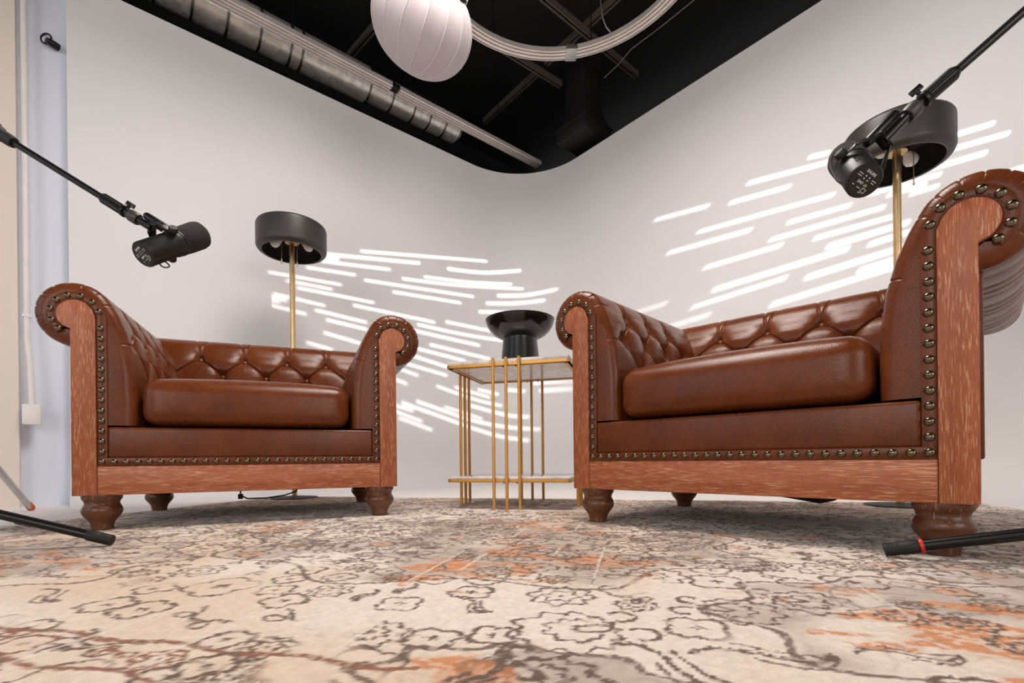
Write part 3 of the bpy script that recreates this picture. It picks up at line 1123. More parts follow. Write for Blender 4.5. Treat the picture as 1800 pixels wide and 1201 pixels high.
# ------------------------------------------------------------------ floor lamps
def make_lamp(base, label):
    root = thing('floor_lamp', label, 'lamp', base, 0, 'black drum floor lamps')
    MB().lathe([(0.0, 0.0), (0.115, 0.0), (0.12, 0.006), (0.115, 0.016), (0.02, 0.024), (0.0, 0.024)], 40).build('base', M['black_rubber'], root, sharp=50)
    ZS, HS, RS = 1.315, 0.145, 0.174
    MB().lathe([(0.0, 0.02), (0.0138, 0.02), (0.0138, ZS + HS - 0.012), (0.0, ZS + HS - 0.012)], 20).build('pole', M['brass'], root, sharp=50)
    out = []
    rb, rt = 0.026, 0.022
    out += [(RS - 0.022, ZS + 0.0)]
    out += [(RS - rb + rb * math.cos(a), ZS + rb - rb * math.sin(a)) for a in np.linspace(math.pi / 2 * 0.95, 0, 8)]
    out += [(RS - rt + rt * math.cos(a), ZS + HS - rt + rt * math.sin(a)) for a in np.linspace(0, math.pi / 2, 7)]
    out += [(0.0, ZS + HS)]
    inn = [(0.0, ZS + HS - 0.006), (RS - 0.03, ZS + HS - 0.006), (RS - 0.009, ZS + HS - 0.03), (RS - 0.009, ZS + 0.03), (RS - 0.022, ZS + 0.004), (RS - 0.030, ZS + 0.001), (RS - 0.022, ZS)]
    sh = MB().lathe(out + inn, 72, caps=False).build('lamp_shade', M['shade'], root, sharp=60)
    MB().lathe([(0.0, ZS + 0.052), (0.034, ZS + 0.052), (0.036, ZS + 0.058), (0.022, ZS + 0.07), (0.016, ZS + HS - 0.007)], 28).build('hub', M['brass'], root, sharp=50)
    for a in (200, 20):
        dx, dy = math.cos(R_(a)), math.sin(R_(a))
        s = MB().tube([(0.02 * dx, 0.02 * dy, ZS + 0.078), (0.052 * dx, 0.052 * dy, ZS + 0.072)], 0.015, 16).build('socket', M['black_metal'], root)
        b = [(0.0, 0), (0.012, 0.0), (0.014, 0.012), (0.022, 0.026), (0.0255, 0.040), (0.023, 0.053), (0.014, 0.062), (0.0, 0.065)]
        MB().lathe(b, 24, (0.050 * dx, 0.050 * dy, ZS + 0.070), (dx, dy, -0.75)).build('bulb', M['bulb'], s, sharp=60)
    for x, y, L in ((-0.034, -0.045, 0.075), (0.040, -0.030, 0.088)):
        p = MB().tube([(x, y, ZS + 0.10), (x, y, ZS - L + 0.04)], 0.0014, 6).build('pull_chain', M['brass'], root)
        MB().lathe([(0.0, 0.0), (0.0035, 0.003), (0.003, 0.03), (0.0016, 0.042), (0.0, 0.043)], 10, (x, y, ZS - L)).build('pull', M['brass'], p, sharp=60)
    return root


pl = at(515, 600, 2.60)
pr = at(1577, 350, 1.88)
make_lamp((pl.x, pl.y, FLOOR_Z), 'black drum-shade floor lamp on a brass pole behind the left armchair')
make_lamp((pr.x, pr.y, FLOOR_Z), 'black drum-shade floor lamp on a brass pole behind the right armchair')


# ------------------------------------------------------------------ microphones and stands
def frame(axis, up=(0, 0, 1)):
    z = Vector(axis).normalized()
    x = Vector(up).cross(z).normalized()
    y = z.cross(x)
    return x, y, z


def text_mesh(s, size, name, mat):
    cu = bpy.data.curves.new(name, 'FONT')
    cu.body = s
    cu.size = size
    cu.align_x = 'CENTER'; cu.align_y = 'CENTER'
    cu.extrude = 0.0002
    cu.resolution_u = 2
    o = bpy.data.objects.new('tmp', cu)
    col.objects.link(o)
    dg = bpy.context.evaluated_depsgraph_get()
    me = bpy.data.meshes.new_from_object(o.evaluated_get(dg))
    bpy.data.objects.remove(o)
    me.name = name
    me.materials.clear(); me.materials.append(mat)
    return me


def make_mic(rear, front, label, mount, txt_side, cable_pts, spin=0.0):
    """rear: centre of the printed end plate, front: centre of the windscreen end; mount: where the yoke meets the stand"""
    rear, front, mount = Vector(rear), Vector(front), Vector(mount)
    ax = (front - rear).normalized()
    Lm = 0.176
    root = thing('microphone', label, 'microphone', rear, 0, 'broadcast microphones on booms')
    o = Vector((0, 0, 0))
    MB().lathe([(0.0, 0.0), (0.0255, 0.0), (0.0275, 0.0025), (0.0275, 0.078), (0.0295, 0.084), (0.0295, 0.094), (0.0, 0.094)], 40, o, ax).build('body', M['mic'], root, sharp=40)
    ws = MB().lathe([(0.0, 0.094), (0.0275, 0.0945), (0.0295, 0.100), (0.0312, 0.125), (0.0318, 0.158), (0.030, 0.168), (0.024, 0.1745), (0.0, 0.176)], 40, o, ax)
    ws.build('windscreen', M['foam'], root, sharp=50)
    MB().lathe([(0.0298, 0.0945), (0.0305, 0.096), (0.0305, 0.0985), (0.0298, 0.100)], 40, o, ax, caps=False).build('trim_ring', M['black_metal'], root)
    # printed end plate
    x, y, z = frame(-ax)
    ep = MB().lathe([(0.0, 0.0), (0.0225, 0.0), (0.0225, 0.0006), (0.0, 0.0006)], 36, o, -ax).build('end_plate', M['mic'], root)
    c, s = math.cos(spin), math.sin(spin)
    ex, ey = x * c + y * s, -x * s + y * c
    mt = Matrix((ex, ey, z)).transposed().to_4x4()

    def print_(me, u, v):
        t = link('print', me, ep)
        t.matrix_local = Matrix.Translation(ex * u + ey * v - ax * 0.0008) @ mt
    print_(text_mesh('SHURE', 0.0062, 'maker_print', M['ink_white']), 0, 0.0135)
    print_(text_mesh('SM7', 0.0062, 'model_print', M['ink_white']), -0.004, -0.0045)
    print_(text_mesh('dB', 0.0062, 'model_print', M['ink_green']), 0.0068, -0.0045)
    dots = MB()
    for u, v in ((-0.0035, 0.007), (0.0035, 0.007), (-0.0035, 0.0025), (0.0035, 0.0025)):
        dots.box(u - 0.0009, u + 0.0009, v - 0.0009, v + 0.0009, 0, 0.0003)
    for u, v, w in ((-0.0135, 0.0065, 0.004), (0.0135, 0.0065, 0.004), (-0.0135, 0.003, 0.004), (0.0135, 0.003, 0.003), (0, -0.0115, 0.0035), (0.007, -0.0165, 0.002), (-0.011, -0.0115, 0.002)):
        dots.box(u - w, u + w, v - 0.0004, v + 0.0004, 0, 0.0003)
    for u, v, hw, hh in ((0.0105, -0.0115, 0.0035, 0.003),):
        for q in (-1, 1):
            dots.box(u - hw, u + hw, v + q * hh - 0.0003, v + q * hh + 0.0003, 0, 0.0003)
            dots.box(u + q * hw - 0.0003, u + q * hw + 0.0003, v - hh, v + hh, 0, 0.0003)
    print_(dots.mesh('switch_print', M['ink_white']), 0, 0)
    # maker name along the barrel
    xs, ys, _ = frame(ax)
    n = (xs * txt_side[0] + ys * txt_side[1]).normalized()
    tx = ax
    ty = n.cross(tx)
    nm = link('maker_name', text_mesh('SHURE', 0.0125, 'maker_name', M['ink_black']), root)
    nm.matrix_local = Matrix.Translation(ax * 0.044 + n * 0.0277) @ Matrix((tx, ty, n)).transposed().to_4x4()
    # yoke: strap from the two pivots to the mount, knobs on the pivots
    m = mount - rear
    side = (m - ax * m.dot(ax))
    piv = ax * 0.083
    w = ax.cross(side).normalized()
    yk = MB()

    def strap(pts, hw=0.0085, th=0.0013):
        for a, b in zip(pts[:-1], pts[1:]):
            d = (b - a)
            nn = w.cross(d).normalized() if abs(d.normalized().dot(w)) < 0.95 else side.normalized()
            bb = d.normalized().cross(nn).normalized()
            yk.obox((a + b) / 2, d / 2 + d.normalized() * 0.001, bb * hw, nn * th)
    for q in (-1, 1):
        p0 = piv + w * q * 0.0335
        p1 = piv * 0.75 + w * q * 0.036 + (m - piv * 0.75) * 0.45
        p2 = m + w * q * 0.016
        pts = [p0, p1, p2]
        for a, b in zip(pts[:-1], pts[1:]):
            d = (b - a); bb = ax - d.normalized() * ax.dot(d.normalized()); bb.normalize()
            nn = d.normalized().cross(bb)
            yk.obox((a + b) / 2, d / 2 + d.normalized() * 0.001, bb * 0.0085, nn * 0.0013)
    d = w * 0.017
    bb = (ax - m.normalized() * ax.dot(m.normalized())).normalized()
    yk.obox(m, d, bb * 0.0085, w.cross(bb).normalized() * 0.0013)
    yk.build('yoke', M['black_metal'], root, bevel=0.0005)
    for q in (-1, 1):
        kn = MB().lathe([(0.0, 0.0), (0.0085, 0.0), (0.0095, 0.002), (0.0095, 0.009), (0.0078, 0.012), (0.0, 0.012)], 20, piv + w * q * 0.033, w * q)
        kn.build('knob', M['black_rubber'], root, sharp=40)
    Q = [Vector(p) - rear for p in cable_pts]
    CP = []
    for i in range(len(Q) - 1):
        p0, p1, p2, p3 = Q[max(i - 1, 0)], Q[i], Q[i + 1], Q[min(i + 2, len(Q) - 1)]
        for t in (0, 0.2, 0.4, 0.6, 0.8):
            CP.append(0.5 * ((2 * p1) + (p2 - p0) * t + (2 * p0 - 5 * p1 + 4 * p2 - p3) * t * t + (3 * p1 - p0 - 3 * p2 + p3) * t ** 3))
    CP.append(Q[-1])
    MB().tube(CP, 0.0016, 8).build('cable_loop', M['black_rubber'], root)
    return root


def make_stand(hub, legs, pole_top, boom_from, boom_to, socket, label, ring):
    """hub: foot of the pole; legs: foot tips; boom runs from the pole to boom_to; socket: end of the mic adaptor"""
    hub, pole_top = Vector(hub), Vector(pole_top)
    root = thing('microphone_stand', label, 'stand', (hub.x, hub.y, 0), 0, 'black boom stands')
    o = Vector((hub.x, hub.y, 0))
    MB().tube([Vector((0, 0, hub.z - 0.06)), pole_top - o], 0.0105, 18).build('pole', M['black_metal'], root)
    MB().lathe([(0.0, -0.04), (0.022, -0.04), (0.026, -0.02), (0.026, 0.02), (0.018, 0.05), (0.014, 0.10), (0.0, 0.10)], 24, hub - o).build('leg_hub', M['black_metal'], root)
    for tip in legs:
        tip = Vector(tip)
        a, b = hub - o, tip - o
        d = (b - a).normalized()
        lg = MB().tube([a, b - d * 0.03], 0.0108, 18).build('leg', M['black_metal'], root)
        cap = [(0.0115, 0.0)] + [(0.0132, 0.004)]
        e = b - d * 0.052
        for k in range(5):
            h = 0.030 + k * 0.0045
            cap += [(0.0128, h), (0.0120, h + 0.001), (0.0120, h + 0.002), (0.0128, h + 0.003)]
        cap += [(0.0122, 0.0535), (0.0, 0.0545)]
        MB().lathe([(0.0, 0.0)] + cap, 24, e, d).build('foot_cap', M['black_rubber'], lg, sharp=50)
        if ring:
            MB().lathe([(0.0112, -0.006), (0.0134, -0.006), (0.0138, -0.003), (0.0134, 0.0), (0.0112, 0.0)], 24, e, d).build('foot_ring', M['red'], lg)
    A, B, S = Vector(boom_from) - o, Vector(boom_to) - o, Vector(socket) - o
    d = (B - A).normalized()
    MB().tube([A - d * 0.22, B], 0.0072, 16).build('boom_arm', M['black_metal'], root)
    MB().lathe([(0.0, -0.03), (0.021, -0.028), (0.024, 0.0), (0.021, 0.028), (0.0, 0.03)], 24, pole_top - o + Vector((0, 0.0, 0.0)), (0, 1, 0)).build('clutch', M['black_metal'], root)
    MB().lathe([(0.0, 0.0), (0.018, 0.0), (0.018, 0.16), (0.0, 0.16)], 20, A - d * 0.25, d).build('counterweight', M['black_rubber'], root, bevel=0.003)
    # grip collar, lock screw, thread and adaptor at the microphone end
    lc = B - d * 0.062
    g = []
    for k in range(24):
        g.append(k)
    gm = MB()
    x, y, z = frame(d)
    poly = []
    for k in range(36):
        r = 0.0122 if k % 3 else 0.0108
        a = k / 36 * 2 * math.pi
        poly.append((r * math.cos(a), r * math.sin(a)))
    gm.prism(poly, 0, 0.046, lambda u, v, w_: tuple(lc + x * u + y * v + z * w_))
    gm.lathe([(0.0085, -0.006), (0.0115, 0.0)], 24, lc, d)
    gm.lathe([(0.0115, 0.046), (0.0135, 0.049), (0.0135, 0.054), (0.009, 0.056)], 24, lc, d)
    gm.build('grip_collar', M['black_metal'], root, sharp=30)
    ls = MB().tube([lc + d * 0.051, lc + d * 0.051 + (y * 0.9 + x * 0.2) * 0.022], 0.0035, 10)
    ls.obox(lc + d * 0.051 + (y * 0.9 + x * 0.2) * 0.023, d * 0.010, x * 0.0022, y * 0.005)
    ls.build('lock_screw', M['black_metal'], root, bevel=0.0008)
    e = (S - B)
    ed = e.normalized()
    MB().lathe([(0.0095, -0.010), (0.0095, 0.006), (0.0, 0.006)], 18, B, ed).build('thread', M['black_metal'], root)
    MB().lathe([(0.0, 0.004), (0.0128, 0.004), (0.0138, 0.007), (0.0138, 0.022), (0.0125, 0.026), (0.0, 0.026)], 24, B, ed).build('knurled_nut', M['shade'], root, sharp=40)
    MB().tube([B + ed * 0.02, S], 0.0085, 16).build('adaptor', M['black_metal'], root)
    ux, uy, uz = frame(ed)
    gp = MB().lathe([(0.0, 0.0), (0.007, 0.002), (0.0088, 0.006), (0.0088, 0.064), (0.007, 0.070), (0.0, 0.072)], 18, B + ed * 0.030 + uy * 0.0175, ed)
    gp.obox(B + ed * 0.060 + uy * 0.010, ed * 0.020, uy * 0.006, ux * 0.003)
    gp.build('strain_clip', M['black_metal'], root, sharp=45)
    return root


# left
l_sock = at(267, 401, 1.135)
l_nut = at(226, 376, 1.13)
l_far = at(0, 236, 1.10)
dl = (l_far - l_nut).normalized()
HUBL = Vector((-1.47, 1.05, 0.172))
ptl = l_nut + dl * ((HUBL.x - l_nut.x) / dl.x)
HUBL.y = ptl.y
stand_l = make_stand(HUBL, [on_z(196, 950, 0.013), (-1.475, 1.50, 0.013), (-1.95, 0.80, 0.013)], ptl, ptl, l_nut, l_sock,
           'black boom microphone stand at the left edge, its leg tip before the left armchair', False)
lm_r, lm_f = at(251, 448, 1.075), at(351, 413, 1.20)
make_mic(lm_r, lm_f, 'black broadcast microphone on the boom above the left armchair', l_sock, (-0.35, 0.95),
         [at(280, 462, 1.11), at(284, 468, 1.105), at(292, 470.5, 1.10), at(298, 468, 1.11), at(294, 463, 1.12), at(288, 458, 1.12)], 0.3)
jd = (l_nut - l_far).normalized()
jo = l_far - Vector((HUBL.x, HUBL.y, 0))
jn = MB().lathe([(0.0, -0.10), (0.0165, -0.10), (0.0185, -0.095), (0.0185, -0.01), (0.0165, 0.0), (0.0135, 0.006), (0.0135, 0.026), (0.0115, 0.034), (0.0, 0.034)], 24, jo, jd)
jn.obox(jo - jd * 0.03 + Vector((0, 0, 0.018)), jd * 0.022, Vector((0, 0.011, 0)), Vector((0, 0, 0.006)))
jn.build('boom_joint', M['black_rubber'], stand_l, sharp=40)
# right
r_sock = at(1552, 248, 0.865)
r_nut = at(1614, 184, 0.855)
r_far = at(1800, 20, 0.80)
dr_ = (r_far - r_nut).normalized()
HUBR = Vector((1.22, 0.66, 0.145))
ptr = r_nut + dr_ * ((HUBR.x - r_nut.x) / dr_.x)
HUBR.y = ptr.y
make_stand(HUBR, [on_z(1556, 967, 0.013), (1.66, 0.76, 0.013), (1.05, 0.28, 0.013)], ptr, ptr, r_nut, r_sock,
           'black boom microphone stand at the right edge, red-ringed leg before the right armchair', True)
rm_r, rm_f = at(1519, 318, 0.835), at(1478, 268, 0.99)
make_mic(rm_r, rm_f, 'black broadcast microphone on the boom above the right armchair', r_sock, (0.2, 0.98),
         [at(1487, 322, 0.86), at(1474, 318, 0.87), at(1462, 300, 0.89), at(1460, 285, 0.90), at(1466, 270, 0.90)], -0.75)

# ------------------------------------------------------------------ ceiling pieces
def line_pts(p0, p1, z):
    return on_z(*p0, z), on_z(*p1, z)


def track_profile():
    pr = []
    W_, n = 0.038, 3
    # ribbed aluminium channel: three ridges, open slots below
    xs = np.linspace(-W_, W_, 4)
    poly = [(-W_, 0.016), (-W_, -0.012)]
    for a, b in zip(xs[:-1], xs[1:]):
        m = (a + b) / 2
        poly += [(a + 0.004, -0.016), (m - 0.005, -0.016), (m - 0.005, 0.006), (m + 0.005, 0.006), (m + 0.005, -0.016), (b - 0.004, -0.016)]
    poly += [(W_, -0.012), (W_, 0.016)]
    return poly


def sweep(mb, pts, poly):
    n = len(poly)
    vs, fs = [], []
    for i, p in enumerate(pts):
        t = (pts[min(i + 1, len(pts) - 1)] - pts[max(i - 1, 0)]).normalized()
        s = Vector((t.y, -t.x, 0)).normalized()
        vs += [tuple(p + s * u + Vector((0, 0, v))) for u, v in poly]
    for i in range(len(pts) - 1):
        fs += [(i * n + k, i * n + (k + 1) % n, (i + 1) * n + (k + 1) % n, (i + 1) * n + k) for k in range(n)]
    fs += [tuple(range(n)), tuple(range((len(pts) - 1) * n, len(pts) * n))]
    return mb.add(vs, fs)


TRZ = 2.78
dL3 = Vector((DL.x, DL.y, 0))
dR3 = Vector((DR.x, DR.y, 0))
tp = on_z(700, 161, TRZ)
tr = thing('curtain_track', 'straight ribbed aluminium curtain track running above the left wall', 'track', (tp.x, tp.y, TRZ))
end1 = on_z(985, 303, TRZ) - tp
k_end = -end1.dot(dL3)
sweep(MB(), [dL3 * 2.4, dL3 * 0.06], track_profile()).build('rail', M['alu'], tr, sharp=30)
sweep(MB(), [dL3 * 0.0, -dL3 * min(k_end, 1.35)], track_profile()).build('rail', M['alu'], tr, sharp=30)
MB().obox(dL3 * 0.03 + Vector((0, 0, 0.012)), dL3 * 0.06, dR3 * 0.03, (0, 0, 0.010)).build('joiner', M['black_metal'], tr)
for k in (-0.9, -0.1, 0.7, 1.5):
    MB().tube([dL3 * k + Vector((0, 0, 0.015)), dL3 * k + Vector((0, 0, 0.71))], 0.004, 8).build('hanger_rod', M['black_metal'], tr)

pts3 = [on_z(840, 58, TRZ), on_z(1000, 93, TRZ), on_z(1172, 2, TRZ)]
(ax_, ay_), (bx_, by_), (cx_, cy_) = [(p.x, p.y) for p in pts3]
D_ = 2 * (ax_ * (by_ - cy_) + bx_ * (cy_ - ay_) + cx_ * (ay_ - by_))
ux_ = ((ax_ ** 2 + ay_ ** 2) * (by_ - cy_) + (bx_ ** 2 + by_ ** 2) * (cy_ - ay_) + (cx_ ** 2 + cy_ ** 2) * (ay_ - by_)) / D_
uy_ = ((ax_ ** 2 + ay_ ** 2) * (cx_ - bx_) + (bx_ ** 2 + by_ ** 2) * (ax_ - cx_) + (cx_ ** 2 + cy_ ** 2) * (bx_ - ax_)) / D_
rad = math.hypot(ax_ - ux_, ay_ - uy_)
ct = thing('curtain_track', 'curved ribbed aluminium curtain track bending across the black ceiling', 'track', (ux_, uy_, TRZ))
arc = [Vector((rad * math.cos(R_(a)), rad * math.sin(R_(a)), 0)) for a in np.linspace(-5, 185, 80)]
sweep(MB(), arc, track_profile()).build('rail', M['alu'], ct, sharp=30)
MB().obox(Vector((rad * math.cos(R_(80)), rad * math.sin(R_(80)), 0.0)), (0.035, 0, 0), (0, 0.049, 0), (0, 0, 0.018)).build('joiner', M['silver'], ct, bevel=0.003)
for a in (70, 120, 30):
    p = Vector((rad * math.cos(R_(a)), rad * math.sin(R_(a)), 0.015))
    MB().tube([p, p + Vector((0, 0, 0.70))], 0.004, 8).build('hanger_rod', M['black_metal'], ct)

# galvanised duct
DZ = 2.95
de = on_z(800, 229, DZ)
du = thing('air_duct', 'round galvanised steel air duct above the left wall', 'duct', (de.x, de.y, DZ))
RD = 0.104
segL = [0.0, 0.14, 0.28, 0.42, 0.60, 0.78, 1.25, 1.32, 1.50, 1.68, 1.86, 2.04, 2.22, 2.40, 2.6, 2.8, 3.0]
for a, b in zip(segL[:-1], segL[1:]):
    r = RD if a < 0.78 else RD * 1.12
    MB().lathe([(r, 0.003), (r, b - a - 0.003)], 48, dL3 * a, dL3, caps=False).build('duct_section', M['duct'], du)
    MB().lathe([(r - 0.001, -0.008), (r + 0.006, -0.006), (r + 0.006, 0.006), (r - 0.001, 0.008)], 48, dL3 * a, dL3, caps=False).build('duct_band', M['duct_joint'], du)
MB().lathe([(0.0, 0.012), (RD - 0.002, 0.012)], 48, (0, 0, 0), dL3).build('duct_opening', M['hole'], du)
inw = Vector((-DL.y, DL.x, 0))
if inw.dot(Vector((DR.x, DR.y, 0))) < 0: inw = -inw
gv = (inw * 0.95 + Vector((0, 0, 0.22))).normalized()
gt = dL3.cross(gv).normalized()
gr = MB().obox(dL3 * 0.34 + gv * 0.09, dL3 * 0.13, gt * 0.045, gv * 0.022).build('grille', M['hole'], du, bevel=0.003)
for k in range(9):
    MB().obox(dL3 * (0.235 + 0.026 * k) + gv * 0.113, dL3 * 0.002, gt * 0.04, gv * 0.004).build('slat', M['duct_joint'], gr)
for q in (0.0, 0.34, 0.68):
    pass
fr = MB()
for q in (-1, 1):
    fr.obox(dL3 * 0.34 + gv * 0.108 + gt * 0.048 * q, dL3 * 0.138, gt * 0.006, gv * 0.006)
    fr.obox(dL3 * (0.34 + 0.134 * q) + gv * 0.108, dL3 * 0.006, gt * 0.05, gv * 0.006)
fr.build('grille_frame', M['duct_joint'], gr)
for k in (0.2, 1.28, 2.1):
    MB().tube([dL3 * k + Vector((0, 0, RD)), dL3 * k + Vector((0, 0, 0.56))], 0.004, 8).build('hanger_rod', M['black_metal'], du)

# dark steel channels
SZ = 3.20


def strut(p0, p1, z, label, ext0=0.0, ext1=0.0, w=0.021):
    a, b = line_pts(p0, p1, z)
    d = (b - a).normalized()
    a -= d * ext0; b += d * ext1
    s = Vector((d.y, -d.x, 0))
    mb = MB()
    c = (a + b) / 2
    h = (b - a) / 2
    mb.obox((0, 0, 0.02), h, s * w, (0, 0, 0.002))
    for q in (-1, 1):
        mb.obox(s * q * (w - 0.002), h, s * 0.002, (0, 0, 0.02))
        mb.obox(s * q * (w - 0.007) + Vector((0, 0, -0.018)), h, s * 0.006, (0, 0, 0.002))
    o = mb.build('steel_channel', M['strut'], None, loc=c)
    tag(o, label, 'beam', 'dark steel ceiling channels')
    return o


strut((961, 0), (1119, 133), SZ, 'dark steel ceiling channel crossing behind the curved track on its right', 1.0, 0.0)
strut((900, 96), (985, 149), SZ, 'short dark steel ceiling channel ending before the black duct drop', 0.9, 0.0)
strut((1080, 0), (960, 110), SZ + 0.045, 'dark steel ceiling channel slanting up to the right beneath the wire', 1.0, 0.0)
strut((946, 126), (858, 208), SZ + 0.045, 'dark steel ceiling channel slanting down towards the straight track', 0.0, 0.05)
strut((668, 36), (620, 92), SZ + 0.045, 'dark steel ceiling channel left of the white lantern', 0.5, 0.05)

# black duct drop near the corner
bd = at(1026, 170, 3.95)
bo = thing('duct_drop', 'black painted sheet-metal duct drop hanging near the room corner', 'duct', (bd.x, bd.y, 2.74))
mb = MB()
q = 0.11


def ring_(hx, hy, z):
    return [tuple(dL3 * (sx * hx) + dR3 * (sy * hy) + Vector((0, 0, z))) for sx, sy in ((-1, -1), (1, -1), (1, 1), (-1, 1))]


secs = [ring_(0.16, 0.15, 0.0), ring_(0.16, 0.15, 0.10), ring_(0.105, 0.10, 0.24), ring_(0.105, 0.10, 0.77)]
vs = [v for s in secs for v in s]
fs = [(i * 4 + k, i * 4 + (k + 1) % 4, (i + 1) * 4 + (k + 1) % 4, (i + 1) * 4 + k) for i in range(3) for k in range(4)] + [(3, 2, 1, 0), (12, 13, 14, 15)]
mb.add(vs, fs).build('duct_body', M['dark_duct'], bo, bevel=0.004)
MB().add([tuple(Vector(v) * 1.0) for v in ring_(0.168, 0.158, 0.095) + ring_(0.168, 0.158, 0.108)],
         [(0, 1, 5, 4), (1, 2, 6, 5), (2, 3, 7, 6), (3, 0, 4, 7), (3, 2, 1, 0), (4, 5, 6, 7)]).build('duct_flange', M['dark_duct'], bo)

w0, w1, w2 = on_z(1062, 137, 2.95), on_z(1110, 86, 2.95), on_z(1225, -4, 2.95)
c0 = w0.copy()
tag(MB().tube([w0 - c0, (w0 + w1) / 2 - c0 - Vector((0, 0, 0.01)), w1 - c0, (w1 + w2) / 2 - c0 - Vector((0, 0, 0.006)), w2 - c0, w2 + (w2 - w1) - c0], 0.0035, 8)
    .build('ceiling_wire', M['wire'], None, loc=c0), 'thin grey wire strung below the black ceiling right of the curved track', 'wire')
h0 = on_z(1056, 10, 2.9)
tag(MB().tube([(0, 0, 0.40), (0, 0, 0.0), (0.012, 0.01, -0.06), (0.035, 0.02, -0.11), (0.06, 0.02, -0.14)], 0.004, 8).build('hanging_wire', M['silver'], None, loc=h0),
    'short bent silver wire hanging from the ceiling above the curved track', 'wire')

# white lantern
lc_ = at(743, 44, 2.2)
view = (lc_ - Vector((0, 0, CAM_H))).normalized()
axl = at(776, -60, 2.17) - lc_
axl = (axl - view * axl.dot(view)).normalized()
la = thing('paper_lantern', 'round white ribbed fabric lantern hanging from the black ceiling', 'lantern', lc_)
RLn, HLn = 0.226, 0.190
NR = 16
prof = []
for k in range(25):
    a = -math.pi / 2 + k / 24 * (math.pi * 0.80)
    r = RLn * math.cos(a) ** 0.92 if math.cos(a) > 0 else 0
    prof.append((max(r, 0.0), HLn * math.sin(a)))
x, y, z = frame(axl)
vs, fs = [], []
n = NR * 4
for r, h in prof:
    for k in range(n):
        th = k / n * 2 * math.pi
        f = 1 - 0.030 * abs(math.sin(th * NR / 2)) * (1 if r > 0.02 else 0)
        vs.append(tuple(axl * h + (x * math.cos(th) + y * math.sin(th)) * r * f))
fs = [(i * n + k, i * n + (k + 1) % n, (i + 1) * n + (k + 1) % n, (i + 1) * n + k) for i in range(len(prof) - 1) for k in range(n)]
MB().add(vs, fs).build('lantern_cover', M['lantern'], la, sharp=80)
for k in range(NR):
    th = k / NR * 2 * math.pi
    MB().tube([axl * h + (x * math.cos(th) + y * math.sin(th)) * (r + 0.0006) for r, h in prof], 0.0016, 6).build('rib', M['rib'], la, sharp=80)
re, he = prof[-1]
MB().lathe([(re - 0.004, he - 0.004), (re + 0.004, he - 0.004), (re + 0.004, he + 0.012), (re - 0.004, he + 0.012)], 40, (0, 0, 0), axl, caps=False).build('mount_ring', M['black_metal'], la)
MB().lathe([(0.0, he + 0.004), (re - 0.002, he + 0.004)], 40, (0, 0, 0), axl).build('black_skirt', M['hole'], la)
for th in (-1.2, -0.5, 0.2, 0.9, 2.4, 3.6):
    p = axl * (he + 0.004) + (x * math.cos(th) + y * math.sin(th)) * (re + 0.003)
    MB().tube([p - axl * 0.004, p + axl * 0.022], 0.004, 8).build('rib_tab', M['rib'], la)
up_ = axl * (he + 0.01)
MB().tube([up_, up_ + Vector((0, 0, 0.3)), Vector((up_.x, up_.y, 3.518 - lc_.z))], 0.012, 12).build('hanging_arm', M['black_metal'], la)

# ------------------------------------------------------------------ left edge: conduit, box, hook, light stand leg
c_top = plan_pt(3.24, 0.025, 3.5)
cd = thing('conduit', 'white vertical cable conduit with an outlet box on the left wall', 'conduit', (c_top.x, c_top.y, 0))
zb_ = at(60, 712, 2.34).z
off = plan_pt(3.225, 0.035, 0) - Vector((c_top.x, c_top.y, 0))
MB().tube([(0, 0, 3.5), (0, 0, zb_ + 0.32), tuple(off * 0.6 + Vector((0, 0, zb_ + 0.2))), tuple(off + Vector((0, 0, zb_ - 0.01)))], 0.0115, 16).build('pipe', M['white_plastic'], cd)
bx = MB().obox(off + Vector((0, 0, zb_ - 0.048)), dL3 * 0.032, dR3 * 0.024, (0, 0, 0.048)).build('outlet_box', M['white_plastic'], cd, bevel=0.005)
MB().obox(off + dR3 * 0.0245 + Vector((0, 0, zb_ - 0.048)), dL3 * 0.022, dR3 * 0.001, (0, 0, 0.036)).build('cover_plate', M['white_plastic'], bx, bevel=0.0006)
for z in (0.9, 1.7):
    MB().obox((0, 0, z), dL3 * 0.016, dR3 * 0.013, (0, 0, 0.008)).build('clip', M['white_plastic'], cd, bevel=0.002)

hk = plan_pt(T_END + 0.035, -0.04, 0)
hz_ = at(106, 78, hk.y).z
ho = thing('wall_hook', 'small black ring clamp on the daylight-blue wall strip', 'hook', (hk.x, hk.y, hz_))
MB().tube([(-0.028 + 0.026 * math.cos(a) , -0.03, 0.004 + 0.024 * math.sin(a)) for a in np.linspace(-0.6, 2 * math.pi - 0.9, 26)], 0.004, 8).build('ring', M['black_metal'], ho)
MB().lathe([(0.0, -0.03), (0.013, -0.03), (0.017, -0.01), (0.017, 0.02), (0.0, 0.02)], 18, (0, -0.02, -0.018), (0.4, 1, 0)).build('clamp', M['black_metal'], ho, sharp=40)

lt = on_z(57, 895, FLOOR_Z + 0.006)
lu = at(-70, 745, 1.75)
ls_ = thing('light_stand', 'silver tube leg of a light stand with orange tip at the left edge', 'stand', (lt.x, lt.y, FLOOR_Z))
v = lu - Vector((lt.x, lt.y, FLOOR_Z))
d = v.normalized()
MB().tube([d * 0.03, v], 0.0125, 16).build('leg', M['silver'], ls_)
MB().lathe([(0.0, 0.006), (0.0125, 0.006), (0.0145, 0.012), (0.0145, 0.042), (0.012, 0.044), (0.0, 0.044)], 18, (0, 0, 0.004), d).build('foot_cap', M['orange'], ls_, sharp=40)
pc = v + Vector((-0.05, -0.05, 0))
MB().tube([pc + Vector((0, 0, -v.z + 0.012)), pc + Vector((0, 0, 1.2))], 0.015, 16).build('pole', M['silver'], ls_)

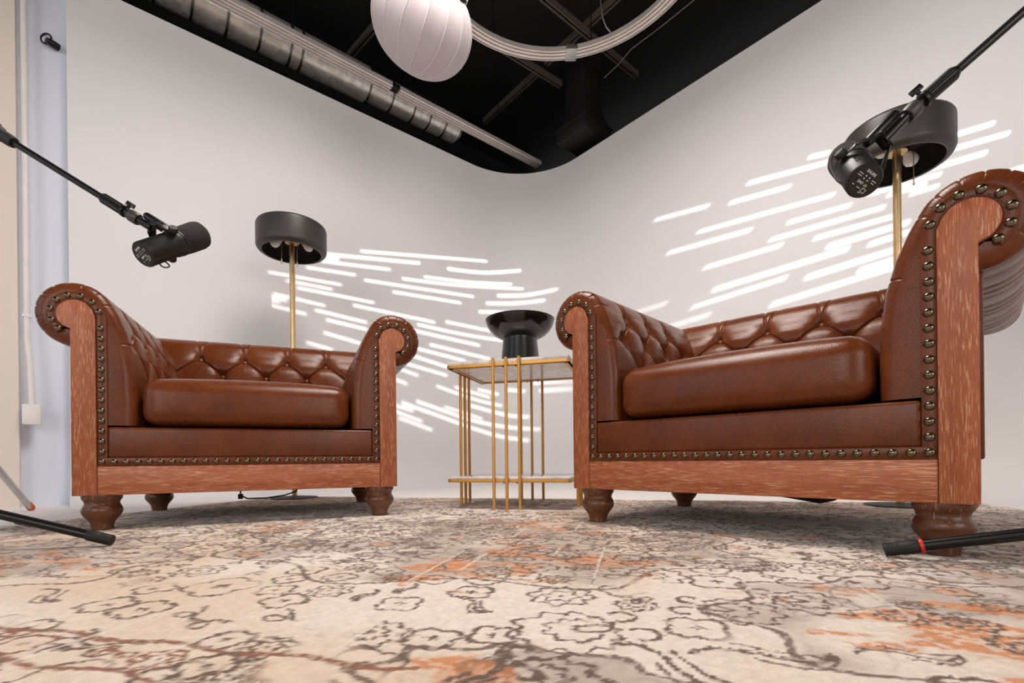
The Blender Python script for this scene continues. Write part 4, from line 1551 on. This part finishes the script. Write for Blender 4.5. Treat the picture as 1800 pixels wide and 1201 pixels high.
# ------------------------------------------------------------------ added unseen slotted sheet that shapes the light streaks on the wall
def z5(x, y): return 440 + x / 3.0, 420 + y / 3.0
def z6(x, y): return 1080 + x / 2.5, 200 + y / 2.5
def z9(x, y): return 680 + x / 6.0, 640 + y / 6.0


S5 = [((585, 65), (1245, 118), 13), ((330, 74), (890, 128), 15), ((388, 102), (465, 107), 10), ((380, 118), (735, 162), 12), ((300, 151), (552, 190), 11),
      ((98, 175), (478, 242), 10), ((190, 220), (430, 266), 10), ((250, 258), (650, 336), 11), ((125, 290), (392, 352), 10), ((72, 297), (190, 325), 9),
      ((57, 312), (155, 335), 9), ((58, 337), (292, 397), 10), ((605, 218), (1175, 305), 12), ((805, 210), (1100, 245), (1435, 264), 13),
      ((920, 200), (1150, 228), (1375, 239), 13), ((1045, 158), (1230, 178), (1420, 168), 17), ((755, 280), (1108, 338), 12),
      ((1310, 300), (1460, 296), (1615, 266), 19), ((1250, 340), (1400, 340), (1548, 325), 18), ((1210, 385), (1430, 390), 16), ((545, 350), (970, 440), 12),
      ((345, 376), (612, 441), 12), ((405, 427), (612, 477), 13), ((390, 495), (590, 554), 12), ((300, 547), (430, 585), 12), ((1035, 438), (1300, 492), 13),
      ((885, 452), (1130, 505), (1390, 545), 13), ((820, 474), (1205, 562), 14), ((950, 558), (1260, 633), 13), ((800, 558), (1130, 643), 13),
      ((770, 588), (1080, 690), 13), ((760, 640), (1035, 720), 12), ((700, 655), (882, 720), 12)]
S9 = [((60, 150), (210, 210), 22), ((530, 235), (800, 330), (1000, 395), (1205, 440), 22), ((725, 245), (870, 290), (1080, 352), 22), ((965, 270), (1170, 320), 24),
      ((1280, 275), (1450, 288), 28), ((1625, 282), (1990, 258), 44), ((40, 420), (270, 495), 24), ((40, 480), (365, 605), 24), ((135, 570), (470, 695), 26),
      ((165, 410), (500, 530), (900, 675), (1200, 765), (1490, 808), 30), ((320, 395), (620, 500), (830, 575), (1100, 640), (1350, 675), (1610, 690), 28),
      ((610, 452), (830, 520), (1000, 580), 20), ((890, 440), (1100, 500), (1300, 545), (1495, 560), 28), ((1560, 200), (2000, 178), 34)]
S6 = [((180, 467), (412, 405), 13), ((590, 305), (960, 207), 14), ((860, 190), (940, 172), 14), ((510, 392), (768, 320), 13), ((368, 520), (962, 355), 11),
      ((235, 613), (600, 510), 13), ((765, 478), (1035, 402), 11), ((685, 555), (1185, 410), 12), ((395, 678), (735, 577), 12), ((880, 548), (1240, 447), 12),
      ((938, 585), (1290, 478), 17), ((1120, 575), (1290, 522), 15), ((435, 775), (1025, 593), 17), ((845, 720), (1300, 577), 18), ((1075, 690), (1300, 618), 16),
      ((338, 853), (755, 720), 12), ((690, 840), (1280, 658), 16), ((90, 875), (230, 833), 10), ((230, 940), (420, 882), 11), ((1440, 110), (1665, 42), 15),
      ((1440, 168), (1730, 86), 14), ((1230, 288), (1630, 172), 15), ((1120, 352), (1430, 266), 13), ((1205, 357), (1365, 312), 12), ((1305, 352), (1420, 318), 11),
      ((1690, 272), (1900, 204), 18), ((1690, 720), (1900, 655), 15), ((1640, 686), (1900, 610), 14), ((1640, 852), (1715, 826), 12)]
streaks = []
for fn, sc, S in ((z5, 3.0, S5), (z9, 6.0, S9), (z6, 2.5, S6)):
    for s in S:
        streaks.append(([fn(*p) for p in s[:-1]], s[-1] / sc * (0.82 if sc == 3.0 else 0.88)))


def capsule(pts, w):
    P = [Vector(p) for p in pts]
    # densify with a smooth curve through the points
    Q = []
    n = 10
    for i in range(len(P) - 1):
        p0 = P[max(i - 1, 0)]; p1 = P[i]; p2 = P[i + 1]; p3 = P[min(i + 2, len(P) - 1)]
        for k in range(n):
            t = k / n
            Q.append(0.5 * ((2 * p1) + (p2 - p0) * t + (2 * p0 - 5 * p1 + 4 * p2 - p3) * t * t + (3 * p1 - p0 - 3 * p2 + p3) * t ** 3))
    Q.append(P[-1])
    h = w / 2
    Lp, Rp = [], []
    for i, q in enumerate(Q):
        t = (Q[min(i + 1, len(Q) - 1)] - Q[max(i - 1, 0)]).normalized()
        nrm = Vector((-t.y, t.x)) * h
        Lp.append(q + nrm); Rp.append(q - nrm)
    t1 = (Q[-1] - Q[-2]).normalized(); t0 = (Q[0] - Q[1]).normalized()
    def cap(c, t):
        nn = Vector((-t.y, t.x))
        return [c + (nn * math.cos(a) + t * math.sin(a)) * h for a in np.linspace(0, math.pi, 7)[1:-1]]
    return Lp + cap(Q[-1], t1) + Rp[::-1] + cap(Q[0], t0)


cu = bpy.data.curves.new('gobo', 'CURVE')
cu.dimensions = '2D'
cu.fill_mode = 'BOTH'


def poly_spline(pts):
    s = cu.splines.new('POLY')
    s.points.add(len(pts) - 1)
    for p, (a, b) in zip(s.points, pts):
        p.co = (a, b, 0, 1)
    s.use_cyclic_u = True


GX = GOBO_D.cross(Vector((0, 0, 1))).normalized()
GY = GX.cross(GOBO_D)
GW = 0.36
poly_spline([(-GW, -GW), (GW, -GW), (GW, GW), (-GW, GW)])
for pts, w in streaks:
    hole = []
    for q_ in capsule(pts, w):
        p = on_wall(q_.x, q_.y)
        r_ = p - GOBO_L
        g_ = r_ * (GOBO_K / r_.dot(GOBO_D)) - GOBO_D * GOBO_K
        hole.append((g_.dot(GX), g_.dot(GY)))
    poly_spline(hole)
to = bpy.data.objects.new('tmp', cu)
col.objects.link(to)
me = bpy.data.meshes.new_from_object(to.evaluated_get(bpy.context.evaluated_depsgraph_get()))
bpy.data.objects.remove(to)
me.name = 'added_slotted_sheet'
me.materials.append(M['black_ceiling'])
so = link('added_slotted_sheet', me, None)
so.matrix_world = Matrix.Translation(GOBO_L + GOBO_D * GOBO_K) @ Matrix((GX, GY, -GOBO_D)).transposed().to_4x4()
tag(so, 'added unseen black slotted sheet that shapes the wall light streaks, high on the right','gobo')
